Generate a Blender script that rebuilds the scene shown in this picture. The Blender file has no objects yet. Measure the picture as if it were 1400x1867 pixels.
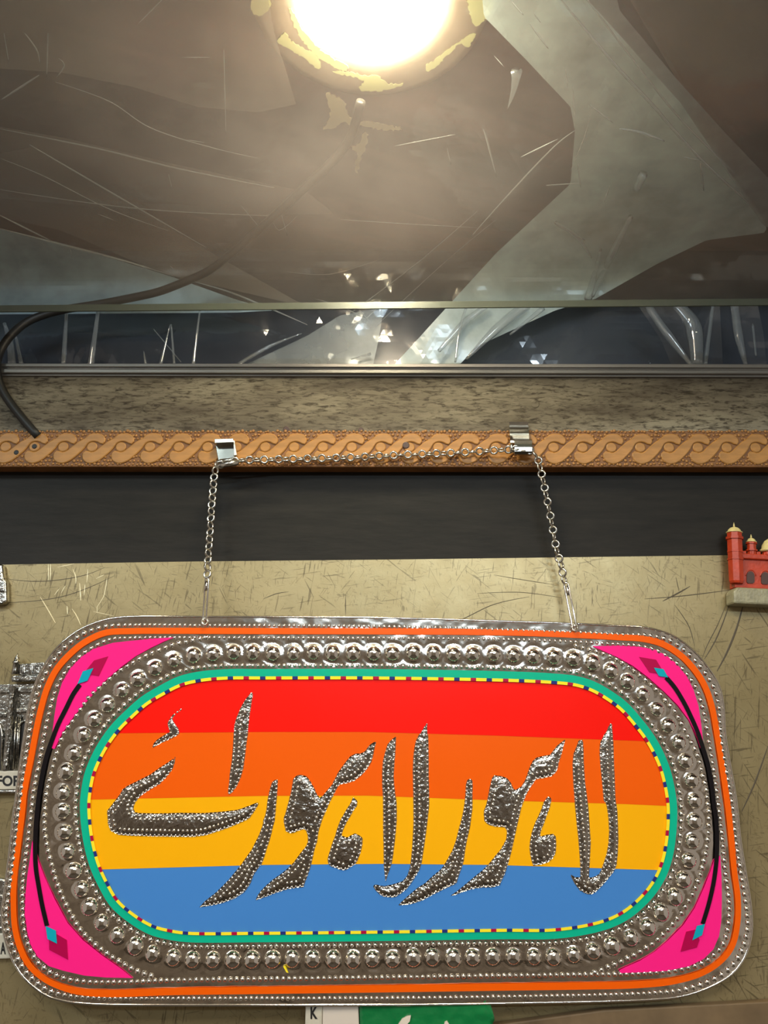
import bpy, bmesh, math, random
import numpy as np
from mathutils import Vector, Matrix, geometry
random.seed(7); rng = np.random.default_rng(7)
scn = bpy.context.scene
COL = scn.collection

# ---------------------------------------------------------------- camera, world, lights, exposure
F = 1400.0; PITCH = math.radians(16.0); CAM = np.array([0.0, -0.62, 0.0])
cd = bpy.data.cameras.new('camera'); cam = bpy.data.objects.new('camera', cd); COL.objects.link(cam)
cam.location = CAM; cam.rotation_euler = (math.radians(90) + PITCH, 0, 0)
cd.sensor_fit = 'VERTICAL'; cd.sensor_height = 36.0; cd.lens = 36.0 * F / 1867.0
cd.clip_start = 0.01; cd.clip_end = 50
scn.camera = cam

world = bpy.data.worlds.new('world'); scn.world = world; world.use_nodes = True
world.node_tree.nodes['Background'].inputs[0].default_value = (0.60, 0.53, 0.46, 1)
world.node_tree.nodes['Background'].inputs[1].default_value = 0.55

def lamp(name, loc, target, power, color, size, size_y=None, shape='DISK'):
    l = bpy.data.lights.new(name, 'AREA'); l.energy = power; l.color = color; l.shape = shape; l.size = size
    if size_y: l.size_y = size_y
    o = bpy.data.objects.new(name, l); COL.objects.link(o); o.location = loc
    o.rotation_euler = (Vector(target) - Vector(loc)).to_track_quat('-Z', 'Y').to_euler()
    return o
WARM = (1.0, 0.84, 0.62); COOL = (0.72, 0.88, 1.0)
for x_, y_ in ((.30, -1.25), (-.55, -1.40), (1.1, -1.80), (-.12, -1.75), (.55, -2.2), (-1.0, -2.1)):     # the shop's own ceiling spots
    lamp('shop_downlight', (x_, y_, 1.04), (x_ * .25, 0, 0.0), 3.0, WARM, 0.13)
lamp('shop_tube_light', (-1.1, -1.7, 0.95), (0, 0, 0.25), 15.0, COOL, 1.1, 0.04, 'RECTANGLE')
lamp('shop_tube_light', (0.4, -2.3, 0.70), (0, 0, 0.4), 15.0, COOL, 1.1, 0.04, 'RECTANGLE')

scn.view_settings.view_transform = 'Standard'; scn.view_settings.look = 'None'
scn.view_settings.gamma = 1.0; scn.view_settings.use_curve_mapping = False
scn.view_settings.exposure = 0.0
scn.cycles.transparent_max_bounces = 24; scn.cycles.max_bounces = 10

# ---------------------------------------------------------------- pixel -> point
def ray(u, v):
    u = np.asarray(u, float); v = np.asarray(v, float)
    a = (u - 700.0) / F; b = (933.5 - v) / F
    c, s = math.cos(PITCH), math.sin(PITCH)
    return np.stack([a, c - b * s, s + b * c], -1)
def at_y(u, v, y):
    d = ray(u, v); return CAM + d * ((y - CAM[1]) / d[..., 1])[..., None]
def at_z(u, v, z):
    d = ray(u, v); return CAM + d * ((z - CAM[2]) / d[..., 2])[..., None]
YAW = math.radians(2.5)
SP = np.array([0.0, -0.024, 0.0]); SN = np.array([math.sin(YAW), -math.cos(YAW), 0.0])   # the hanging sign's plane
def at_s(u, v, h=0.0):
    d = ray(u, v); h = np.asarray(h, float)
    t = ((SP - CAM) @ SN + h) / (d @ SN)
    return CAM + d * t[..., None]
MMPX = float(np.linalg.norm(at_s(701., 1475.) - at_s(700., 1475.)))    # metres per pixel on the sign

# crops used while measuring: origin x, origin y, scale
RG = {1: (180, 1250, 4.667), 2: (180, 1440, 4.667), 3: (460, 1330, 5.833), 4: (460, 1490, 5.833), 5: (670, 1300, 6.087),
      6: (670, 1470, 6.087), 7: (880, 1300, 5.385), 8: (820, 1470, 4.375),
      'a': (0, 1080, 2.917), 'b': (440, 1080, 2.917), 'c': (920, 1080, 2.917), 'd': (0, 1460, 2.917), 'e': (440, 1460, 2.917),
      'f': (920, 1460, 2.917), 'p': (0, 0, 1)}
def P(*segs):
    out = []
    for k, *pts in segs:
        ox, oy, s = RG[k]
        out += [(ox + pts[i] / s, oy + pts[i + 1] / s) for i in range(0, len(pts), 2)]
    return np.array(out)

def spline(pts, closed, step):
    """Catmull-Rom through the points, resampled at equal steps."""
    p = np.asarray(pts, float); n = len(p); out = []
    rngi = range(n if closed else n - 1)
    for i in rngi:
        if closed: a, b, c, d = p[(i - 1) % n], p[i], p[(i + 1) % n], p[(i + 2) % n]
        else: a, b, c, d = p[max(i - 1, 0)], p[i], p[i + 1], p[min(i + 2, n - 1)]
        t0 = 0; t1 = max(np.linalg.norm(b - a), 1e-3) ** .5; t2 = t1 + max(np.linalg.norm(c - b), 1e-3) ** .5
        t3 = t2 + max(np.linalg.norm(d - c), 1e-3) ** .5
        for t in np.linspace(t1, t2, 12, endpoint=False):
            A1 = (t1 - t) / (t1 - t0) * a + (t - t0) / (t1 - t0) * b
            A2 = (t2 - t) / (t2 - t1) * b + (t - t1) / (t2 - t1) * c
            A3 = (t3 - t) / (t3 - t2) * c + (t - t2) / (t3 - t2) * d
            B1 = (t2 - t) / (t2 - t0) * A1 + (t - t0) / (t2 - t0) * A2
            B2 = (t3 - t) / (t3 - t1) * A2 + (t - t1) / (t3 - t1) * A3
            out.append((t2 - t) / (t2 - t1) * B1 + (t - t1) / (t2 - t1) * B2)
    if not closed: out.append(p[-1])
    return resample(np.array(out), closed, step)
def resample(p, closed, step=None, n=None):
    q = np.vstack([p, p[:1]]) if closed else p
    L = np.concatenate([[0], np.cumsum(np.linalg.norm(np.diff(q, axis=0), axis=1))])
    if n is None: n = max(3, int(round(L[-1] / step)))
    s = np.linspace(0, L[-1], n, endpoint=False) if closed else np.linspace(0, L[-1], n + 1)
    return np.stack([np.interp(s, L, q[:, 0]), np.interp(s, L, q[:, 1])], 1)
def normals(p, closed=True):
    t = np.roll(p, -1, 0) - np.roll(p, 1, 0)
    if not closed: t[0] = p[1] - p[0]; t[-1] = p[-1] - p[-2]
    t /= np.linalg.norm(t, axis=1)[:, None] + 1e-9
    return np.stack([t[:, 1], -t[:, 0]], 1)
def inside(pts, poly):
    x, y = pts[:, 0], pts[:, 1]; c = np.zeros(len(pts), bool)
    x1, y1 = poly[:, 0], poly[:, 1]; x2, y2 = np.roll(x1, -1), np.roll(y1, -1)
    for a, b, e, f in zip(x1, y1, x2, y2):
        m = (b > y) != (f > y)
        if m.any(): c[m] ^= x[m] < (e - a) * (y[m] - b) / (f - b) + a
    return c
def edge_dist(pts, poly, closed=True):
    d = np.full(len(pts), 1e9)
    q = np.roll(poly, -1, 0)
    rngi = range(len(poly) if closed else len(poly) - 1)
    for i in rngi:
        a, b = poly[i], q[i]; ab = b - a
        t = np.clip(((pts - a) @ ab) / (ab @ ab + 1e-9), 0, 1)
        d = np.minimum(d, np.linalg.norm(pts - a - t[:, None] * ab, axis=1))
    return d
def triangulate(outline, grid):
    """Triangles filling an outline, with grid points inside: (points, faces)."""
    o = np.asarray(outline)
    lo, hi = o.min(0), o.max(0)
    gx, gy = np.meshgrid(np.arange(lo[0], hi[0], grid), np.arange(lo[1], hi[1], grid * .866))
    gx = gx + (np.arange(gx.shape[0]) % 2)[:, None] * grid / 2
    g = np.stack([gx.ravel(), gy.ravel()], 1)
    g = g[inside(g, o)]
    if len(g): g = g[edge_dist(g, o) > grid * .45]
    n = len(o); allp = np.vstack([o, g]) if len(g) else o
    v, e, f, *_ = geometry.delaunay_2d_cdt([Vector(p) for p in allp], [(i, (i + 1) % n) for i in range(n)], [], 1, 1e-6)
    return np.array([(p.x, p.y) for p in v]), [list(t) for t in f]
def vnoise(x, y, s, seed=0):
    """Smooth value noise in -1..1 over arrays."""
    r = np.random.default_rng(seed).uniform(-1, 1, (64, 64))
    X = np.asarray(x) / s; Y = np.asarray(y) / s
    i = np.floor(X).astype(int); j = np.floor(Y).astype(int); a = X - i; b = Y - j
    a = a * a * (3 - 2 * a); b = b * b * (3 - 2 * b)
    g = lambda p, q: r[p % 64, q % 64]
    return (g(i, j) * (1 - a) + g(i + 1, j) * a) * (1 - b) + (g(i, j + 1) * (1 - a) + g(i + 1, j + 1) * a) * b

# ---------------------------------------------------------------- objects
def tag(o, label=None, cat=None, group=None, kind=None):
    if label: o['label'] = label
    if cat: o['category'] = cat
    if group: o['group'] = group
    if kind: o['kind'] = kind
    return o
def empty(name, loc, label, cat, group=None):
    o = bpy.data.objects.new(name, None); COL.objects.link(o); o.location = loc; o.empty_display_size = .01
    return tag(o, label, cat, group)
def wpos(o):
    p = Vector(o.location)
    while o.parent: o = o.parent; p += o.location
    return np.array(p)
def mk(name, verts, faces, mat, parent=None, smooth=False, loc=None):
    verts = np.asarray(verts, float)
    me = bpy.data.meshes.new(name)
    if loc is None: loc = wpos(parent) if parent else np.array([verts[:, 0].mean(), verts[:, 1].max(), verts[:, 2].min()])
    loc = np.asarray(loc, float)
    me.from_pydata((verts - loc).tolist(), [], [list(f) for f in faces]); me.update()
    if smooth: me.polygons.foreach_set('use_smooth', [True] * len(me.polygons))
    me.materials.append(mat)
    o = bpy.data.objects.new(name, me); COL.objects.link(o)
    if parent: o.parent = parent; o.location = loc - wpos(parent)
    else: o.location = loc
    return o
def inst(src, name, loc, parent, scale=(1, 1, 1), rot=None):
    o = bpy.data.objects.new(name, src); COL.objects.link(o); o.parent = parent
    o.location = np.asarray(loc) - wpos(parent); o.scale = scale
    if rot is not None: o.rotation_euler = rot
    return o
class MB:
    def __init__(s): s.v = []; s.f = []
    def add(s, v, f):
        n = len(s.v); s.v += [tuple(map(float, p)) for p in v]; s.f += [[i + n for i in t] for t in f]; return s
    def box(s, a, b):
        (x0, y0, z0), (x1, y1, z1) = a, b
        return s.add([(x0, y0, z0), (x1, y0, z0), (x1, y1, z0), (x0, y1, z0), (x0, y0, z1), (x1, y0, z1), (x1, y1, z1), (x0, y1, z1)],
                     [[0, 3, 2, 1], [4, 5, 6, 7], [0, 1, 5, 4], [1, 2, 6, 5], [2, 3, 7, 6], [3, 0, 4, 7]])
    def tube(s, pts, r, seg=8, caps=True, flat=None):
        pts = np.asarray(pts, float); n = len(pts); rr = np.broadcast_to(np.asarray(r, float), (n,))
        t = np.gradient(pts, axis=0); t /= np.linalg.norm(t, axis=1)[:, None] + 1e-12
        ref = np.array([0, 1, 0.]) if abs(t[0][1]) < .9 else np.array([1., 0, 0]); V = []
        nrm = ref - t[0] * (ref @ t[0]); nrm /= np.linalg.norm(nrm)
        for i in range(n):
            nrm = nrm - t[i] * (nrm @ t[i]); nrm /= np.linalg.norm(nrm) + 1e-12
            bi = np.cross(t[i], nrm)
            for k in range(seg):
                a = 2 * math.pi * k / seg
                V.append(pts[i] + rr[i] * (math.cos(a) * nrm * (flat or 1) + math.sin(a) * bi))
        fc = [[i * seg + k, i * seg + (k + 1) % seg, (i + 1) * seg + (k + 1) % seg, (i + 1) * seg + k] for i in range(n - 1) for k in range(seg)]
        if caps: fc += [list(range(seg))[::-1], [(n - 1) * seg + k for k in range(seg)]]
        return s.add(V, fc)
    def lathe(s, prof, base, axis=(0, 0, 1), seg=16, caps=True):
        """prof: (radius, height) rows about an axis through base."""
        ax = np.array(axis, float); ax /= np.linalg.norm(ax)
        u = np.cross(ax, [0, 1, 0] if abs(ax[1]) < .9 else [1, 0, 0]); u /= np.linalg.norm(u); w = np.cross(ax, u)
        V = [np.asarray(base) + ax * h + r * (u * math.cos(2 * math.pi * k / seg) + w * math.sin(2 * math.pi * k / seg)) for r, h in prof for k in range(seg)]
        fc = [[i * seg + k, i * seg + (k + 1) % seg, (i + 1) * seg + (k + 1) % seg, (i + 1) * seg + k] for i in range(len(prof) - 1) for k in range(seg)]
        if caps: fc += [list(range(seg))[::-1], [(len(prof) - 1) * seg + k for k in range(seg)]]
        return s.add(V, fc)
    def prism(s, front, back):
        """Two matching loops of points, capped."""
        n = len(front)
        return s.add(list(front) + list(back), [list(range(n)), [n + i for i in range(n)][::-1]] + [[(i + 1) % n, i, n + i, n + (i + 1) % n] for i in range(n)])
    def build(s, name, mat, parent=None, smooth=False, loc=None):
        return mk(name, np.array(s.v), s.f, mat, parent, smooth, loc)
def bevel(o, w, seg=2):
    m = o.modifiers.new('bevel', 'BEVEL'); m.width = w; m.segments = seg; m.limit_method = 'ANGLE'; m.angle_limit = math.radians(35)
    return o
def ypoly(px, y0, y1):
    """A traced outline stood at two depths: real thickness between them."""
    px = np.asarray(px, float)
    f = at_y(px[:, 0], px[:, 1], y0); b = f.copy(); b[:, 1] = y1
    return MB().prism(f, b)

# ---------------------------------------------------------------- materials
def mat(name, color, rough=.5, metal=0., spec=.5, bump=None, coat=0., var=None):
    m = bpy.data.materials.new(name); m.use_nodes = True; nt = m.node_tree; b = nt.nodes['Principled BSDF']
    b.inputs['Base Color'].default_value = (*color, 1); b.inputs['Roughness'].default_value = rough
    b.inputs['Metallic'].default_value = metal; b.inputs['Specular IOR Level'].default_value = spec
    b.inputs['Coat Weight'].default_value = coat
    tc = nt.nodes.new('ShaderNodeTexCoord')
    if var:    # (scale, amount, stretch xyz)
        n = noise(nt, tc.outputs['Object'], var[0], 4, .6, var[2] if len(var) > 2 else None)
        mx = ramp(nt, n, [(0.3, tuple(c * (1 - var[1]) for c in color)), (0.7, tuple(min(1, c * (1 + var[1])) for c in color))])
        nt.links.new(mx, b.inputs['Base Color'])
    if bump:
        n = noise(nt, tc.outputs['Object'], bump[0], 3, .5, bump[2] if len(bump) > 2 else None)
        addbump(nt, b, n, bump[1])
    return m
def noise(nt, vec, scale, detail=4, rough=.55, stretch=None, dist=0., typ='FBM'):
    if stretch:
        mp = nt.nodes.new('ShaderNodeMapping'); nt.links.new(vec, mp.inputs[0]); mp.inputs['Scale'].default_value = stretch; vec = mp.outputs[0]
    n = nt.nodes.new('ShaderNodeTexNoise'); nt.links.new(vec, n.inputs['Vector'])
    n.inputs['Scale'].default_value = scale; n.inputs['Detail'].default_value = detail; n.inputs['Roughness'].default_value = rough
    n.inputs['Distortion'].default_value = dist
    return n.outputs['Fac']
def ramp(nt, fac, stops):
    r = nt.nodes.new('ShaderNodeValToRGB'); nt.links.new(fac, r.inputs[0]); e = r.color_ramp.elements
    while len(e) < len(stops): e.new(.5)
    for x, (p, c) in zip(e, stops):
        x.position = p; x.color = (*c, 1) if isinstance(c, tuple) else (c, c, c, 1)
    return r.outputs[0]
def mixc(nt, fac, a, b, mode='MIX'):
    m = nt.nodes.new('ShaderNodeMix'); m.data_type = 'RGBA'; m.blend_type = mode
    for s, x in ((0, fac), (6, a), (7, b)):
        if hasattr(x, 'links'): nt.links.new(x, m.inputs[s])
        elif isinstance(x, tuple): m.inputs[s].default_value = (*x, 1)
        else: m.inputs[s].default_value = x
    return m.outputs[2]
def maths(nt, op, a, b=None):
    m = nt.nodes.new('ShaderNodeMath'); m.operation = op
    for s, x in ((0, a), (1, b)):
        if x is None: continue
        if hasattr(x, 'links'): nt.links.new(x, m.inputs[s])
        else: m.inputs[s].default_value = x
    return m.outputs[0]
def addbump(nt, b, h, strength, dist=.001):
    bp = nt.nodes.new('ShaderNodeBump'); bp.inputs['Strength'].default_value = strength; bp.inputs['Distance'].default_value = dist
    nt.links.new(h, bp.inputs['Height']); nt.links.new(bp.outputs[0], b.inputs['Normal'])
def tc_of(nt): return nt.nodes.new('ShaderNodeTexCoord').outputs['Object']

M = {}
M['chrome'] = mat('embossed_chrome_sheet', (0.74, 0.68, 0.60), .13, 1.0, bump=(140, .12))
M['chrome_bead'] = mat('chrome_boss', (0.84, 0.79, 0.71), .10, 1.0)
M['letter'] = mat('embossed_letter_foil', (0.43, 0.385, 0.33), .16, 1.0, bump=(420, .5))
M['steel'] = mat('nickel_steel', (0.72, 0.68, 0.60), .22, 1.0, var=(90, .15))
M['nickel_dark_reflection'] = mat('nickel_dark_reflection', (0.30, 0.29, 0.26), .2, 1.0, var=(60, .4))  # clip plate metal, its dark mirror reflection put into the base colour
M['rail'] = mat('dull_channel', (0.30, 0.28, 0.26), .38, .6, var=(30, .2, (.3, 1, 3)))
VINYL = dict(red=(0.93, 0.008, 0.002), orange=(0.86, 0.110, 0.002), yellow=(0.92, 0.42, 0.003), blue=(0.058, 0.22, 0.58), teal=(0.004, 0.44, 0.27),
             pink=(0.98, 0.016, 0.24), dash_yellow=(0.95, 0.76, 0.03), dash_navy=(0.02, 0.03, 0.19), dash_red=(0.42, 0.005, 0.05), black=(0.008, 0.006, 0.007),
             cyan=(0.004, 0.36, 0.46), crimson=(0.42, 0.002, 0.065))
for k, c in VINYL.items():
    M[k] = mat('vinyl_' + k, c, .30, 0, .16, bump=(260, .03))
M['vinyl_edge'] = M['black']
M['dark_wall'] = mat('dark_wall', (0.030, 0.040, 0.058), .28, 0, .5, var=(9, .35))
M['black_board'] = mat('black_board', (0.017, 0.014, 0.011), .55, 0, .2, var=(20, .3, (1, 1, 6)), bump=(60, .15, (1, 1, 5)))
M['cable'] = mat('black_cable', (0.016, 0.014, 0.012), .5)
M['red_paint'] = mat('red_magnet_paint', (0.46, 0.043, 0.012), .34, 0, .5, var=(120, .18), bump=(400, .15))
M['cream_paint'] = mat('cream_magnet_paint', (0.74, 0.60, 0.26), .38, 0, .5, var=(200, .15))
M['grey_paint'] = mat('grey_magnet_paint', (0.30, 0.27, 0.17), .35, 0, .5, var=(200, .2), bump=(500, .3))
M['window_dark'] = mat('window_recess', (0.07, 0.03, 0.022), .5)
M['pewter'] = mat('pewter_casting', (0.40, 0.38, 0.34), .22, 1.0, var=(220, .5), bump=(420, .6))
M['white_plate'] = mat('white_plate', (0.62, 0.56, 0.44), .4, .0, var=(160, .1))
M['ink'] = mat('black_ink', (0.012, 0.010, 0.009), .5)
M['white_card'] = mat('white_card', (0.72, 0.62, 0.52), .35)
M['green_plastic'] = mat('green_plastic_wrap', (0.006, 0.17, 0.045), .18, 0, .6, bump=(90, .8))
M['brown_board'] = mat('brown_lower_board', (0.16, 0.105, 0.055), .6, 0, .3, var=(18, .4))
M['carve_face'] = mat('carved_wood_face', (0.44, 0.20, 0.048), .42, 0, .4, var=(35, .28, (1, 1, 5)), bump=(150, .15, (1, 1, 5)))
M['carve_ground'] = mat('carved_wood_ground', (0.22, 0.090, 0.026), .5, 0, .4, var=(60, .3))
M['trim_ring'] = mat('lamp_trim_ring', (0.30, 0.23, 0.17), .5, .1, var=(30, .15))
M['flake'] = mat('yellowed_tape_flake', (0.62, 0.60, 0.30), .5)

def make_wood():
    m = bpy.data.materials.new('weathered_board'); m.use_nodes = True; nt = m.node_tree; b = nt.nodes['Principled BSDF']; v = tc_of(nt)
    big = noise(nt, v, 9, 5, .6, (.7, 1, 3))
    base = ramp(nt, big, [(.34, (.095, .072, .050)), (.50, (.205, .168, .118)), (.64, (.34, .29, .205))])
    grain = noise(nt, v, 190, 8, .68, (.42, 1, 1.9), .6)
    base = mixc(nt, ramp(nt, grain, [(.36, 1.), (.52, 0.)]), base, (.055, .040, .024))
    pit = noise(nt, v, 230, 3, .5, (.5, 1, 1.5))
    base = mixc(nt, ramp(nt, pit, [(.61, 0.), (.69, .8)]), base, (.045, .032, .021))
    nt.links.new(base, b.inputs['Base Color']); b.inputs['Roughness'].default_value = .62; b.inputs['Specular IOR Level'].default_value = .3
    addbump(nt, b, grain, .5, .0012)
    return m
M['wood'] = make_wood()
def make_sheet():
    m = bpy.data.materials.new('scratched_sheet_metal'); m.use_nodes = True; nt = m.node_tree; b = nt.nodes['Principled BSDF']; v = tc_of(nt)
    base = ramp(nt, noise(nt, v, 6, 5, .6), [(.3, (.275, .210, .098)), (.7, (.385, .305, .160))])
    spk = noise(nt, v, 260, 3, .6)
    base = mixc(nt, ramp(nt, spk, [(.60, 0.), (.70, .35)]), base, (.16, .115, .055))
    height = spk
    for i, (ang_, sc, lg, ac, thr, k) in enumerate([(8, 190, .24, 3.4, .68, .62), (82, 190, .30, 3.4, .66, .62), (-38, 170, .26, 3.6, .69, .6), (55, 230, .30, 3.2, .69, .5), (118, 130, .20, 4.6, .70, .65), (-12, 330, .40, 2.6, .68, .45), (95, 330, .40, 2.6, .67, .45)]):
        mp = nt.nodes.new('ShaderNodeMapping'); nt.links.new(v, mp.inputs[0]); mp.inputs['Rotation'].default_value = (0, math.radians(ang_), 0); mp.inputs['Location'].default_value = (i * 3.1, 0, i * 1.7)
        n1 = noise(nt, mp.outputs[0], sc, 1.0, .4, (lg, 1, ac), .25)
        gate = ramp(nt, noise(nt, mp.outputs[0], 14 + i, 3), [(.40, .15), (.58, 1.)])
        base = mixc(nt, maths(nt, 'MULTIPLY', maths(nt, 'MULTIPLY', ramp(nt, n1, [(thr, 0.), (thr + .04, 1.)]), k), gate), base, (.085, .060, .030))
    nt.links.new(base, b.inputs['Base Color']); b.inputs['Metallic'].default_value = .55
    nt.links.new(maths(nt, 'ADD', maths(nt, 'MULTIPLY', noise(nt, v, 30, 4), .25), .24), b.inputs['Roughness'])
    addbump(nt, b, noise(nt, v, 40, 6, .65), .22, .001)
    return m
M['sheet'] = make_sheet()
M['scratch'] = mat('scratch_groove', (.075, .055, .030), .6)
M['scratch_bright'] = mat('bright_scratch', (.80, .68, .42), .3, .6)

def glassy(name, tint, dust, dust_fac, gloss_rough, gloss_boost=1.0, noise_scale=None, trans=.5, spread=.3, bump=0.):
    """Clear or dusty sheet: see-through + a dust layer that scatters + a Fresnel reflection."""
    m = bpy.data.materials.new(name); m.use_nodes = True; nt = m.node_tree; N = nt.nodes; L = nt.links
    N.remove(N['Principled BSDF']); out = N['Material Output']; v = tc_of(nt)
    tr = N.new('ShaderNodeBsdfTransparent'); tr.inputs[0].default_value = (*tint, 1)
    df = N.new('ShaderNodeBsdfDiffuse'); df.inputs[0].default_value = (*dust, 1)
    tl = N.new('ShaderNodeBsdfTranslucent'); tl.inputs[0].default_value = (*dust, 1)
    d = N.new('ShaderNodeMixShader'); d.inputs[0].default_value = trans; L.new(df.outputs[0], d.inputs[1]); L.new(tl.outputs[0], d.inputs[2])
    s = N.new('ShaderNodeMixShader'); L.new(tr.outputs[0], s.inputs[1]); L.new(d.outputs[0], s.inputs[2])
    if noise_scale:
        n = noise(nt, v, noise_scale, 5, .6)
        mr = N.new('ShaderNodeMapRange'); L.new(n, mr.inputs[0]); mr.inputs[1].default_value = .3; mr.inputs[2].default_value = .7
        mr.inputs[3].default_value = dust_fac * (1 - spread); mr.inputs[4].default_value = dust_fac * (1 + spread); L.new(mr.outputs[0], s.inputs[0])
    else: s.inputs[0].default_value = dust_fac
    gl = N.new('ShaderNodeBsdfGlossy'); gl.inputs['Roughness'].default_value = gloss_rough
    lw = N.new('ShaderNodeLayerWeight'); lw.inputs['Blend'].default_value = .5     # same Fresnel from both faces of the sheet
    fres = maths(nt, 'ADD', .04, maths(nt, 'MULTIPLY', maths(nt, 'POWER', lw.outputs['Facing'], 5.0), .96))
    if bump:
        bp = N.new('ShaderNodeBump'); bp.inputs['Strength'].default_value = bump; bp.inputs['Distance'].default_value = .002
        L.new(noise(nt, v, 60, 3, .5), bp.inputs['Height']); L.new(bp.outputs[0], gl.inputs['Normal'])
    g = N.new('ShaderNodeMixShader'); L.new(maths(nt, 'MULTIPLY', fres, gloss_boost), g.inputs[0])
    L.new(s.outputs[0], g.inputs[1]); L.new(gl.outputs[0], g.inputs[2]); L.new(g.outputs[0], out.inputs[0])
    return m
M['glass'] = glassy('dusty_shelf_glass', (.92, .95, .93), (.72, .64, .63), .088, .24, .9, 14, .22, .25)
M['glass_edge'] = mat('ground_glass_edge', (.075, .095, .065), .3, 0, .5)
M['film'] = glassy('clear_plastic_film', (.97, .97, .97), (.8, .8, .78), .03, .10, 2.0, 10, .15, .5)
M['film_milky'] = glassy('milky_plastic_film', (.9, .95, .97), (.68, .82, .82), .66, .20, 1.9, 16, .15, .35)
M['film_blue'] = glassy('bluish_plastic_film', (.85, .93, 1.), (.66, .86, .94), .74, .28, 1.8, 16, .5, .4)
M['film_grey'] = glassy('grey_plastic_fold', (.8, .85, .88), (.56, .60, .62), .5, .16, 1.6, 16, .5, .4)

# ================================================================ the setting
def struct(name, mb, m, smooth=False):
    return tag(mb.build(name, m, None, smooth), kind='structure')
def zat(v, y): return float(at_y(700., v, y)[2])
ZC = 0.465; ZG = 0.335
M['plaster'] = mat('shop_wall_paint', (0.60, 0.52, 0.44), .7, 0, .3, var=(2.2, .5))
M['shop_ceiling'] = mat('shop_ceiling_paint', (0.70, 0.62, 0.50), .7, 0, .3, var=(2, .25))
M['floor'] = mat('shop_floor_tiles', (0.11, 0.09, 0.07), .5, 0, .3, var=(3, .3))
def make_ceiling():
    m = bpy.data.materials.new('varnished_ceiling_board'); m.use_nodes = True; nt = m.node_tree; b = nt.nodes['Principled BSDF']; v = tc_of(nt)
    mp = nt.nodes.new('ShaderNodeMapping'); nt.links.new(v, mp.inputs[0]); mp.inputs['Rotation'].default_value = (0, 0, math.radians(-21))
    base = ramp(nt, noise(nt, mp.outputs[0], 7, 4, .6, (.22, 2.6, 1), .4), [(.30, (.022, .017, .015)), (.48, (.050, .036, .033)), (.60, (.110, .066, .056)), (.74, (.15, .07, .06))])
    nt.links.new(base, b.inputs['Base Color']); b.inputs['Roughness'].default_value = .45
    return m
M['ceiling'] = make_ceiling()
struct('wall_back', MB().box((-1.6, .05, -1.45), (1.6, .06, 1.10)), M['dark_wall'])
struct('floor', MB().box((-1.6, -2.9, -1.47), (1.6, .06, -1.45)), M['floor'])
struct('wall_front', MB().box((-1.6, -2.92, -1.45), (1.6, -2.9, 1.10)), M['plaster'])
struct('ceiling', MB().box((-1.6, -2.9, 1.10), (1.6, .06, 1.12)), M['shop_ceiling'])
lc = at_z(677., -5., ZC)                                       # where the downlight sits
def holed_slab(x0, x1, y0, y1, z0, z1, c, r, n=64):
    A_ = np.linspace(0, 2 * math.pi, n, endpoint=False); m = MB()
    A_ = np.sort(np.concatenate([A_, [math.atan2(y - c[1], x - c[0]) % (2 * math.pi) for x in (x0, x1) for y in (y0, y1)]])); n = len(A_)
    ci = [(c[0] + r * math.cos(a), c[1] + r * math.sin(a)) for a in A_]; ou = []
    for a in A_:
        dx, dy = math.cos(a), math.sin(a)
        t = min(((x1 if dx > 0 else x0) - c[0]) / dx if abs(dx) > 1e-9 else 9e9, ((y1 if dy > 0 else y0) - c[1]) / dy if abs(dy) > 1e-9 else 9e9)
        ou.append((c[0] + dx * t, c[1] + dy * t))
    V = [(*p, z0) for p in ci] + [(*p, z0) for p in ou] + [(*p, z1) for p in ci] + [(*p, z1) for p in ou]; f = []
    for i in range(n):
        j = (i + 1) % n
        f += [[i, n + i, n + j, j][::-1], [2 * n + i, 3 * n + i, 3 * n + j, 2 * n + j], [n + i, n + j, 3 * n + j, 3 * n + i], [i, j, 2 * n + j, 2 * n + i]]
    return m.add(V, f)
struct('trim_1', holed_slab(-1.2, 1.2, -.46, .0495, ZC, ZC + .012, lc, .0525), M['ceiling'])      # the boarded soffit over the glass shelf

# ---------------------------------------------------------------- boards on the wall
def long_px(va, vb, y0, y1, ua=-260, ub=1660):
    """A long board between two pixel heights (left, right values), standing between two depths."""
    return ypoly([(ua, va[0]), (ub, va[1]), (ub, vb[1]), (ua, vb[0])], y0, y1)
black = tag(long_px((800, 800), (1140, 1140), 0.0, .0495).build('backing_board', M['black_board']),
            'black painted board showing as a band under the carved strip', 'board')
board = tag(bevel(long_px((684, 688), (800, 800), -.010, -.0002).build('weathered_board', M['wood']), .0012),
            'weathered grey wooden board above the carved strip', 'board')
rail = empty('rail', at_y(700., 686., -.0), 'dark grooved rail along the top of the weathered board', 'rail')
for k, (a, b, y) in enumerate([((662, 664), (668, 671), -.013), ((668, 671), (672, 675), -.0115), ((672, 675), (679, 681.5), -.0145), ((679, 681.5), (684.5, 688), -.0118)]):
    bevel(long_px(a, b, y, .0495 if k == 0 else .004).build('rail_strip', M['rail'], rail), .0005)
sheet = tag(ypoly([(-260, 1034), (330, 1024), (730, 1020), (1660, 1008), (1660, 1826), (1400, 1832), (1100, 1848), (700, 1900), (-260, 1990)], -.002, -.0002).build('metal_sheet', M['sheet']),
            'scratched golden grey metal sheet behind the painted sign', 'metal sheet')
tag(bevel(ypoly([(560, 1915), (1100, 1842), (1400, 1826), (1660, 1818), (1660, 2250), (560, 2250)], -.009, -.0021).build('lower_board', M['brown_board']), .001),
    'brown board edge below the metal sheet in the bottom right corner', 'board')
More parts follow.
